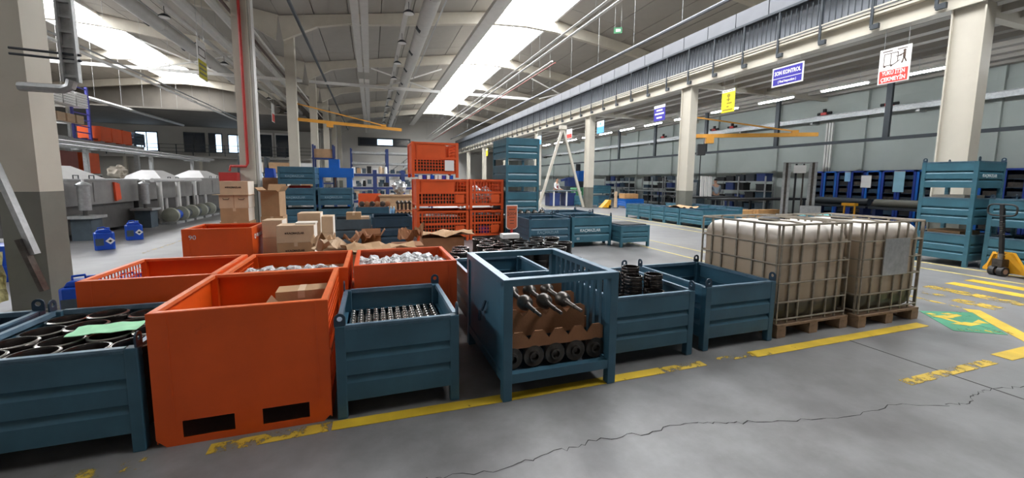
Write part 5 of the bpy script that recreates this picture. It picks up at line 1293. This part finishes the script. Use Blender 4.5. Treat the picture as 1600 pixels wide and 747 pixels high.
g = G(); g.cyl((-.014, -.02, .19), (-.010, -.02, .19), .07, 14); g.bar((-.012, -.02, .12), (-.012, -.02, -.02), .006, .05); g.bar((-.012, -.1, .05), (-.012, .08, .05), .006, .03); g.build('worker_drawing', mat('olive_ink', (.28, .22, .01), .6, var=0), s)
for k, (yy, zz, ww) in enumerate(((-.06, -.08, .22), (0, -.2, .1), (0, -.31, .42))): G().box(-.013, yy-ww/2, zz-.025, -.01, yy+ww/2, zz+.025).build('text_line', mat('olive_ink', (.28, .22, .01), .6), s)
for sy in (.13, -.13): G().box(-.015, sy-.09, .345, -.013, sy+.09, .365).build('caption_line', INK, s)
s = sign('small blue and white hanging sign beyond the yellow one', 15.35, 4.66, .74, .68, SIGNB)
G().box(-.013, -.37, .22, -.01, .37, .34).build('white_strip', SIGNW, s)
for zz, ww in ((.12, .4), (-.03, .6), (-.2, .36)): G().box(-.013, -ww/2, zz-.035, -.01, ww/2, zz+.035).build('text_line', SIGNW, s)
s = sign('white and light blue hanging sign left of a mezzanine column', 20.3, 4.63, .72, .66, SIGNC); G().box(-.013, -.36, .02, -.01, .36, .33).build('white_field', SIGNW, s); G().cyl((-.016, 0, .18), (-.012, 0, .18), .08, 12).build('emblem', SIGNC, s)
s = sign('distant white and red hanging sign above the A-frame', 24.1, 4.66, .75, .6, SIGNW); G().box(-.013, -.34, -.27, -.01, .34, -.02).build('red_field', SIGNR, s)
s = sign('distant light blue hanging sign behind the tall blue stack', 29.1, 4.7, .7, .64, SIGNC); G().box(-.013, -.33, 0, -.01, .33, .3).build('white_field', SIGNW, s)
s = sign('most distant yellow hanging sign under the mezzanine', 44, 4.7, .7, .8, SIGNY); G().box(-.013, -.33, .2, -.01, .33, .38).build('white_strip', SIGNW, s)

t = E('exit_sign', 'small green exit sign hanging high under the right roof slope', 'sign', (11.6, 17.9, 8.95), -.5)
G().box(-.2, -.015, -.14, .2, .015, .14).build('board', GREENP, t); G().box(-.1, -.018, -.06, .12, -.015, .06).build('pictogram', SIGNW, t)
for sx in (-.15, .15): G().cyl((sx, 0, .14), (sx, 0, 1.55), .005, 5).build('wire', GALV, t)
# ================================================================== LEFT SIDE
# signs in the left nave
def sign_l(label, x, y_, zc, w_, h, m, top, rz=0):
    t = E('hanging_sign', label, 'sign', (x, y_, zc), rz); G().box(-.01, -w_/2, -h/2, .01, w_/2, h/2).build('board', m, t)
    for s in (-1, 1): G().cyl((0, s*w_*.38, h/2), (0, s*w_*.38, top-zc), .006, 5).build('wire', GALV, t)
    return t
s = sign_l('pale and yellow hanging sign in the left nave', -5.4, 17.2, 5.6, .75, 1.25, SIGNW, 9.4)
G().box(.011, -.37, -.6, .014, .37, 0).build('yellow_field', mat('dull_yellow', (.55, .48, .03), .6), s)
for zz in (-.15, -.3, -.45): G().box(.015, -.3, zz-.03, .018, .3, zz+.03).build('text_line', COLGREY, s)
g = G()
for (a, b, c, d) in ((-.3, .12, .3, .16), (-.3, .38, .3, .42), (-.3, .12, -.26, .42), (.26, .12, .3, .42)): g.box(.011, a, b, .015, c, d)
g.build('frame_mark', IRON, s)
s = sign_l('far white and red hanging sign in the left nave', -5.6, 29, 5.6, .7, 1.1, SIGNW, 9.4); G().box(.011, -.33, -.52, .014, .33, -.05).build('red_field', SIGNR, s)
s = sign_l('far white and grey hanging sign in the left nave', -4.7, 31, 5.0, .8, 1.2, SIGNW, 9.2); G().box(.011, -.36, -.58, .014, .36, -.1).build('grey_field', GALV, s)
# cable ladder hanging beside the near column
t = E('cable_ladder', 'galvanised cable ladder dropping beside the nearest left column', 'cable ladder', (-3.14, 6.05, 2.55))
G().box(-.075, -.03, .1, -.055, .03, 5.5).build('side_rail', GALV, t); G().box(.055, -.03, .1, .075, .03, 5.5).build('side_rail', GALV, t); G().box(-.055, .02, .1, .055, .03, 5.5).build('back_plate', GALV, t)
for k in range(30): G().box(-.055, -.012, .15+.16*k, .055, .012, .18+.16*k).build('rung', GALV, t)
G().tube([(.0, 0, .12), (-.02, 0, .05), (-.08, 0, .02), (-.45, 0, .02)], .05, 8).build('bend', GALV, t, smooth=True)
for z in (.42, .36): G().cyl((-.5, .0, z), (.1, .0, z-.02), .014, 6).build('cross_pipe', RAILD, t)
# diagonal brace at the column foot, hanging wrap
t = E('diagonal_brace', 'pale diagonal bar with a steel bracket across the near column foot', 'brace', (0, 0, 0))
G().bar((-3.95, 6.1, 1.95), (-3.62, 6.05, .72), .075, .05).build('bar', GALV, t); G().bar((-3.72, 6.02, .9), (-3.56, 6.02, .3), .09, .04).build('bracket', IRON, t)
o = crumple('loose yellow and clear plastic wrap hanging beside the brace', -3.93, 5.95, .5, .55, .2, .10, SIGNY, 52, .3, 'plastic_wrap', 'film', (PI/2, PI/2)); o.data.materials[0] = mat('yellow_clear_wrap', (.52, .48, .22), .3, var=.5, scale=9)
t = E('blue_drum', 'blue plastic drum behind the near column at the left edge', 'drum', (-5.35, 8.4, 0)); G().lathe([(0, 0), (.27, 0), (.29, .05), (.29, .5), (.27, .55), (.1, .57), (0, .57)], 20).build('drum_body', BLUEP, t, smooth=True); G().lathe([(.285, .2), (.30, .21), (.30, .24), (.285, .25)], 20, closed=True).build('hoop', BLUEP, t)
# jerrycans
def jerry(label, x, y_, rz):
    t = E('jerrycan', label, 'jerrycan', (x, y_, 0), rz)
    G().prism([(-.19, -.15), (-.15, -.19), (.15, -.19), (.19, -.15), (.19, .15), (.15, .19), (-.15, .19), (-.19, .15)], 'z', 0, .44).build('can_body', BLUEP, t, bevel=.02)
    t.scale = (.86, .86, .86)
    G().prism([(-.16, .44), (.16, .44), (.1, .53), (-.12, .51)], 'y', -.12, .12).build('shoulder', BLUEP, t, bevel=.015); G().cyl((.08, 0, .5), (.08, 0, .56), .04, 12).build('screw_cap', BLUEP, t)
    G().tube([(-.1, 0, .5), (-.1, 0, .56), (.02, 0, .57), (.03, 0, .51)], .016, 8).build('handle', BLUEP, t)
    G().box(-.17, -.193, .12, -.02, -.19, .3).build('label', GREYBLUE, t)
    G().prism([(.1, .14), (.19, .23), (.1, .32), (.01, .23)], 'y', -.194, -.19).build('hazard_label', SIGNW, t); G().prism([(.1, .19), (.14, .23), (.1, .26), (.06, .23)], 'y', -.196, -.194).build('hazard_mark', BLACK, t)
    return t
jerry('blue jerrycan with hazard label, nearer the left column', -5.62, 11.35, .5)
jerry('blue jerrycan with hazard label in front of the pumps', -5.80, 12.95, .5)
jerry('blue jerrycan just behind the empty orange bin, left one', -3.12, 5.85, .2)
jerry('blue jerrycan just behind the empty orange bin, right one', -2.68, 5.85, .3)
# stainless washing line
def washer(label, y0, y1, x, h, hood):
    t = E('washing_machine_line', label, 'machine', (x, (y0+y1)/2, 0)); L = (y1-y0)/2
    G().box(-1.6, -L, .85, 0, L, h).build('upper_housing', STAIN, t); G().box(-1.5, -L+.05, .12, -.12, L-.05, .85).build('lower_tank', STAIND, t)
    for k in range(3):
        yy = -L+(2*L)*(k+.5)/3; G().box(.0, yy-L/3+.04, .92, .018, yy+L/3-.04, h-.06).build('access_panel', STAIN, t)
    for sy in (-1, 1):
        for sx in (-1.4, -.2): G().box(sx-.05, sy*(L-.15)-.05, 0, sx+.05, sy*(L-.15)+.05, .14).build('foot', STAIND, t)
    G().box(-1.65, -L-.03, h, .04, L+.03, h+.04).build('top_flange', GALV, t)
    for (hy, hl) in hood:
        z = h+.04
        v = [(-1.4, hy-hl, z), (-.1, hy-hl, z), (-.1, hy+hl, z), (-1.4, hy+hl, z), (-.95, hy-hl*.35, z+.34), (-.55, hy-hl*.35, z+.34), (-.55, hy+hl*.35, z+.34), (-.95, hy+hl*.35, z+.34)]
        G().add(v, [(0, 3, 2, 1), (4, 5, 6, 7), (0, 1, 5, 4), (1, 2, 6, 5), (2, 3, 7, 6), (3, 0, 4, 7)]).build('hood', HOOD, t)
        for q in (-.5, .2): G().tube([(-.06, hy+q*hl-.1, z), (-.06, hy+q*hl-.1, z+.09), (-.06, hy+q*hl+.1, z+.09), (-.06, hy+q*hl+.1, z)], .014, 6).build('lid_handle', RAILD, t)
    return t
w1 = washer('stainless washing tank with pyramid hood nearest the left column', 12.9, 16.3, -7.1, 1.50, [(-.6, .9)])
w2 = washer('stainless washing tank with hood behind the row of pumps', 16.5, 20.6, -7.1, 1.48, [(.6, .95)])
w3 = washer('far stainless washing tank with hood before the red pipe column', 20.9, 25.5, -7.0, 1.55, [(0, 1.3)])
for y_, lab in ((13.2, 'stainless filter cylinder at the left end of the washing line'), (16.1, 'stainless filter cylinder between the two washing tanks')):
    t = E('filter_cylinder', lab, 'filter', (-6.85, y_, 0)); G().cyl((0, 0, .75), (0, 0, 1.36), .12, 14).build('vessel', GALV, t, smooth=True); G().lathe([(.15, 1.36), (.15, 1.40), (.06, 1.46), (0, 1.47)], 14).build('dome', GALV, t); G().cyl((0, 0, 1.47), (0, 0, 1.54), .03, 8).build('valve_knob', SIGNW, t)
    G().box(-.2, -.22, 0, .2, .22, .55).build('pedestal', GREYBLUE, t); G().box(-.28, -.3, .55, .28, .3, .62).build('pedestal_plate', GALV, t); G().cyl((0, 0, .62), (0, 0, .75), .05, 8).build('inlet', STAIND, t)
tag(G().prism([(-.05, 0), (.2, .05), (.17, .5), (-.08, .55)], 'x', 0, .05).build('orange_cover', mat('orange_red_cover', (.75, .08, .02), .5), None, (-7.075, 15.0, .9)), 'bright orange-red cover hanging on the washing tank', 'cover')
for i, y_ in enumerate((16.9, 17.7, 18.6, 19.5, 20.4)):
    t = E('centrifugal_pump', ('first', 'second', 'third', 'fourth', 'fifth')[i]+' cream round-faced pump of the washing line, counted from the jerrycans', 'pump', (-6.55, y_, 0), 0, 'row of cream pumps')
    G().lathe([(0, -.02), (.14, 0), (.25, .04), (.27, .1), (.25, .17), (.14, .22), (.12, .3), (0, .3)], 18, (0, 0, .30), 'y').build('volute', PVC, t, smooth=True)
    G().cyl((0, .3, .30), (0, .62, .30), .17, 14).build('motor', (BLUEP if i == 0 else RAILD), t, smooth=True); G().box(-.2, -.05, 0, .2, .62, .08).build('baseplate', GALV, t); G().cyl((-.1, .1, .5), (-.1, .1, .9), .05, 8).build('outlet_pipe', HOOD, t)
    G().box(-.06, .1, .08, .06, .5, .15).build('saddle', RAILD, t)
for i, y_ in enumerate((17.1, 18.5, 20.0)):
    t = E('riser_pipe', ('thick white riser pipe, nearest of the pump row', 'thick white riser pipe in the middle of the pump row', 'thick white riser pipe, farthest of the pump row')[i], 'pipe', (-6.85, y_, 0)); G().cyl((0, 0, .0), (0, 0, 1.46), .075, 12).build('riser', WHITEP, t, smooth=True); G().cyl((0, 0, 0), (0, 0, .03), .13, 12).build('flange', GALV, t)
tag(G().cyl((0, 16.6, 0), (0, 20.6, 0), .07, 10).build('header_pipe', HOOD, None, (-6.83, 0, 1.50)), 'bright header pipe linking the white risers', 'pipe')
o = place('hose_bundle', bag_mesh(61, .26), None, (-7.9, 17.0, 1.53)); o.data.materials[0] = mat('pale_canvas', (.45, .40, .33), .8); o.scale = (.9, .9, 1.0); tag(o, 'pale bundled hose and canvas on top of the washing line', 'bundle')
# service pipes above the line
t = E('service_pipes', 'parallel silver service pipes on posts above the washing line', 'pipe', (-9.6, 0, 2.62))
for i, (dx, dz) in enumerate(((0, 0), (.2, -.02), (.42, .08))): G().cyl((dx, 11, dz), (dx, 30, dz), .055, 8).build('pipe', GALV, t, smooth=True)
for y_ in (14, 18.5, 23, 27.5): G().box(.1, y_-.06, -2.62, .22, y_+.06, -.05).build('post', GALV, t); G().box(-.2, y_-.05, -.1, .6, y_+.05, -.05).build('crossarm', GALV, t)
# ---- left storage racks with goods on a platform
t = E('platform', 'steel storage platform behind the washing line', 'platform', (-14.0, 22, 0))
G().box(-2.5, -12, 3.2, 1.0, 9, 3.36).build('platform_deck', GALV, t)
for y_ in (-11, -6, -1, 4, 8.5):
    for x in (-2.3, .8): G().box(x-.1, y_-.1, 0, x+.1, y_+.1, 3.2).build('platform_post', GALV, t)
G().box(.94, -12, 3.36, 1.0, 9, 3.42).build('toe_board', GALV, t)
def lattice(label, x, y_, z, w_, h):
    t = E('ladder_rack', label, 'rack', (x, y_, z))
    for s in (-1, 1): G().box(-.05, s*w_/2-.05, 0, .05, s*w_/2+.05, h).build('upright', mat('violet_blue', (.07, .07, .36), .5), t)
    for k in range(9): G().box(-.02, -w_/2, h*k/8.5, .02, w_/2, h*k/8.5+.05).build('rung', mat('violet_blue', (.07, .07, .36), .5), t)
    return t
lattice('violet-blue ladder rack frame on the storage platform', -13.0, 25.4, 3.37, 1.2, 2.55)
G().box(-13.03, 24.9, 3.6, -13.0, 25.9, 4.2)
for k in range(3):
    t = E('rack_shelf', ('lower', 'middle', 'upper')[k]+' pale shelf of the platform rack at the left column', 'shelf', (-13.4, 22.6, 3.37+.75*k)); G().box(-.6, -1.9, .62, .5, 1.9, .68).build('board', DUCT, t)
    for s in (-1, 1): G().box(.4, s*1.85-.05, 0, .5, s*1.85+.05, .62).build('support', GALV, t)
for i in range(5): carton('light carton on the platform rack near the left column', -13.0, 22.3+.62*i, 4.05, .6, .5, .36, KRAFTL, group='cartons on the platform rack', tape=False)
for i in range(4):
    t = E('white_panel_stack', 'stack of white panels on the upper platform rack', 'panel stack', (-13.0, 22.3+.85*i, 4.80), 0, 'white panel stacks')
    for k in range(6): G().box(-.4, -.38, .11*k, .4, .38, .11*k+.09).build('panel', SIGNW, t)
for i in range(3): orange_bin(('left red-orange bin on the storage platform', 'middle red-orange bin on the storage platform', 'right red-orange bin on the storage platform')[i], -13.6, 26.2+.95*i, .9, .9, .75, ORANGE2).location.z = 3.36
for i in range(4): orange_bin(('first', 'second', 'third', 'fourth')[i]+' red-orange bin stored under the platform, counted from the left', -13.9, 20.5+1.6*i, .9, 1.2, 1.0, ORANGE2 if i % 2 else mat('maroon_paint', (.20, .05, .04), .5)).location.z = 1.75
for i in range(4):
    t = E('low_rack', ('first', 'second', 'third', 'fourth')[i]+' grey stand under the platform, counted from the left', 'stand', (-13.45, 21.1+1.6*i, 0)); G().box(-.5, -.65, 1.65, .5, .65, 1.74).build('stand_top', GALV, t)
    for sx in (-.45, .45):
        for sy in (-.6, .6): G().box(sx-.04, sy-.04, 0, sx+.04, sy+.04, 1.65).build('leg', RAILD, t)
blue_bin('dark blue bin on the storage platform beside the red-orange bins', -13.6, 29.2, .95, 1.1, .75, DKBLUE, z=3.36, eyes=False, fine=False)
# ---- gallery with offices at the back of the left nave
YG = 50.
wg = struct(G().box(XLW, YG, 0, -5.2, YG+.3, 7.6).build('wall_gallery', WALLW))
t = E('gallery', 'narrow office gallery with railing at the back of the left nave', 'gallery', (0, YG, 0))
G().box(-26, -1.4, 3.55, -5.3, 0, 3.75).build('gallery_deck', WALLW, t); 
for k in range(16): G().box(-26+1.35*k-.03, -1.37, 3.75, -26+1.35*k+.03, -1.31, 4.85).build('railing_post', RAILD, t)
for z in (4.1, 4.45, 4.82): G().box(-26, -1.36, z-.02, -5.5, -1.32, z+.02).build('rail', RAILD, t)
n = 4
for (x0, x1, z0, z1, lit) in ((-17.7, -15.9, 4.15, 6.15, (0, 0)), (-15.6, -14.4, 4.15, 6.15, (0, 1)), (-13.9, -12.2, 4.15, 6.1, (1, 1)), (-24.5, -22.5, 4.15, 6.1, (1, 0)), (-21.6, -19.8, 4.15, 6.1, (1, 1))):
    wn = struct(G().box(x0, YG-.06, z0, x1, YG-.01, z1).build('window_%d' % n, RAILD)); n += 1
    xm = (x0+x1)/2
    for k, (a, b) in enumerate(((x0+.08, xm-.05), (xm+.05, x1-.08))): G().box(a, YG-.09, z0+.1, b, YG-.05, z1-.12).build('pane', GLASSW if lit[k] else PANED, wn)
for (x0, x1, nn) in ((-11.0, -9.9, 1), (-9.5, -7.6, 2)):
    dn = struct(G().box(x0-.1, YG-.07, 3.75, x1+.1, YG-.0, 6.4).build('door_%d' % nn, SIGNW)); G().box(x0, YG-.1, 3.9, x1, YG-.06, 6.2).build('door_glass', PANED, dn); G().cyl((x0+.08, YG-.12, 4.9), (x0+.08, YG-.12, 5.2), .02, 6).build('door_handle', GALV, dn)
for i, x in enumerate((-9.6, -6.8)): 
    t = E('fire_sign', ('red fire sign box above the gallery doors, left', 'red fire sign box above the gallery doors, right')[i], 'sign', (x, YG-.3, 6.7)); G().box(-.4, -.1, 0, .4, .1, .4).build('box', REDP, t); G().box(-.3, -.11, .1, .3, -.1, .3).build('plate', SIGNR, t)
for x in (-22, -16, -10.4, -6): 
    t = E('gallery_support', 'cream post carrying the office gallery', 'post', (x, YG-1.2, 0), 0, 'gallery posts'); G().box(-.12, -.12, 0, .12, .12, 3.55).build('shaft', CREAM, t); G().box(-.2, -.2, 0, .2, .2, .04).build('foot_plate', COLGREY, t)
wn = struct(G().box(-13.2, YG-.06, .6, -10.9, YG-.01, 2.7).build('window_9', RAILD))
for k in range(3): G().box(-13.1+.75*k, YG-.09, .8, -12.45+.75*k, YG-.05, 2.5).build('pane', GLASSW, wn)
for i in range(3):
    t = E('goods_rack', ('left', 'middle', 'right')[i]+' rack of pale wrapped goods between the left columns', 'rack', (-8.9+1.9*i, 38, 0))
    for sx in (-.9, .9):
        for sy in (-.5, .5): G().box(sx-.05, sy-.05, 0, sx+.05, sy+.05, 3.3).build('upright', RAILD, t)
    for z in (.9, 2.0): G().box(-.9, -.55, z, .9, .55, z+.06).build('shelf', RAILD, t)
    for k in range(2): carton(('white wrapped goods on the lower shelf of the ', 'white wrapped goods on the upper shelf of the ')[k]+('left', 'middle', 'right')[i]+' goods rack', -8.9+1.9*i, 38, (.97, 2.07)[k], 1.5, .9, .8, (PAPER, BOXW, KRAFT)[(i+k) % 3], tape=False)
tag(G().prism([(-.14, 0), (.14, 0), (.12, .3), (-.12, .32)], 'y', -.15, .15).build('blue_container', BLUEP, None, (-3.1, 15.2, 1.62)), 'small bright blue container left of the dark teal stack', 'container')
carton('carton pile under the small bright blue container', -3.1, 15.2, 0, .5, .4, 1.62, KRAFTD, tape=False)
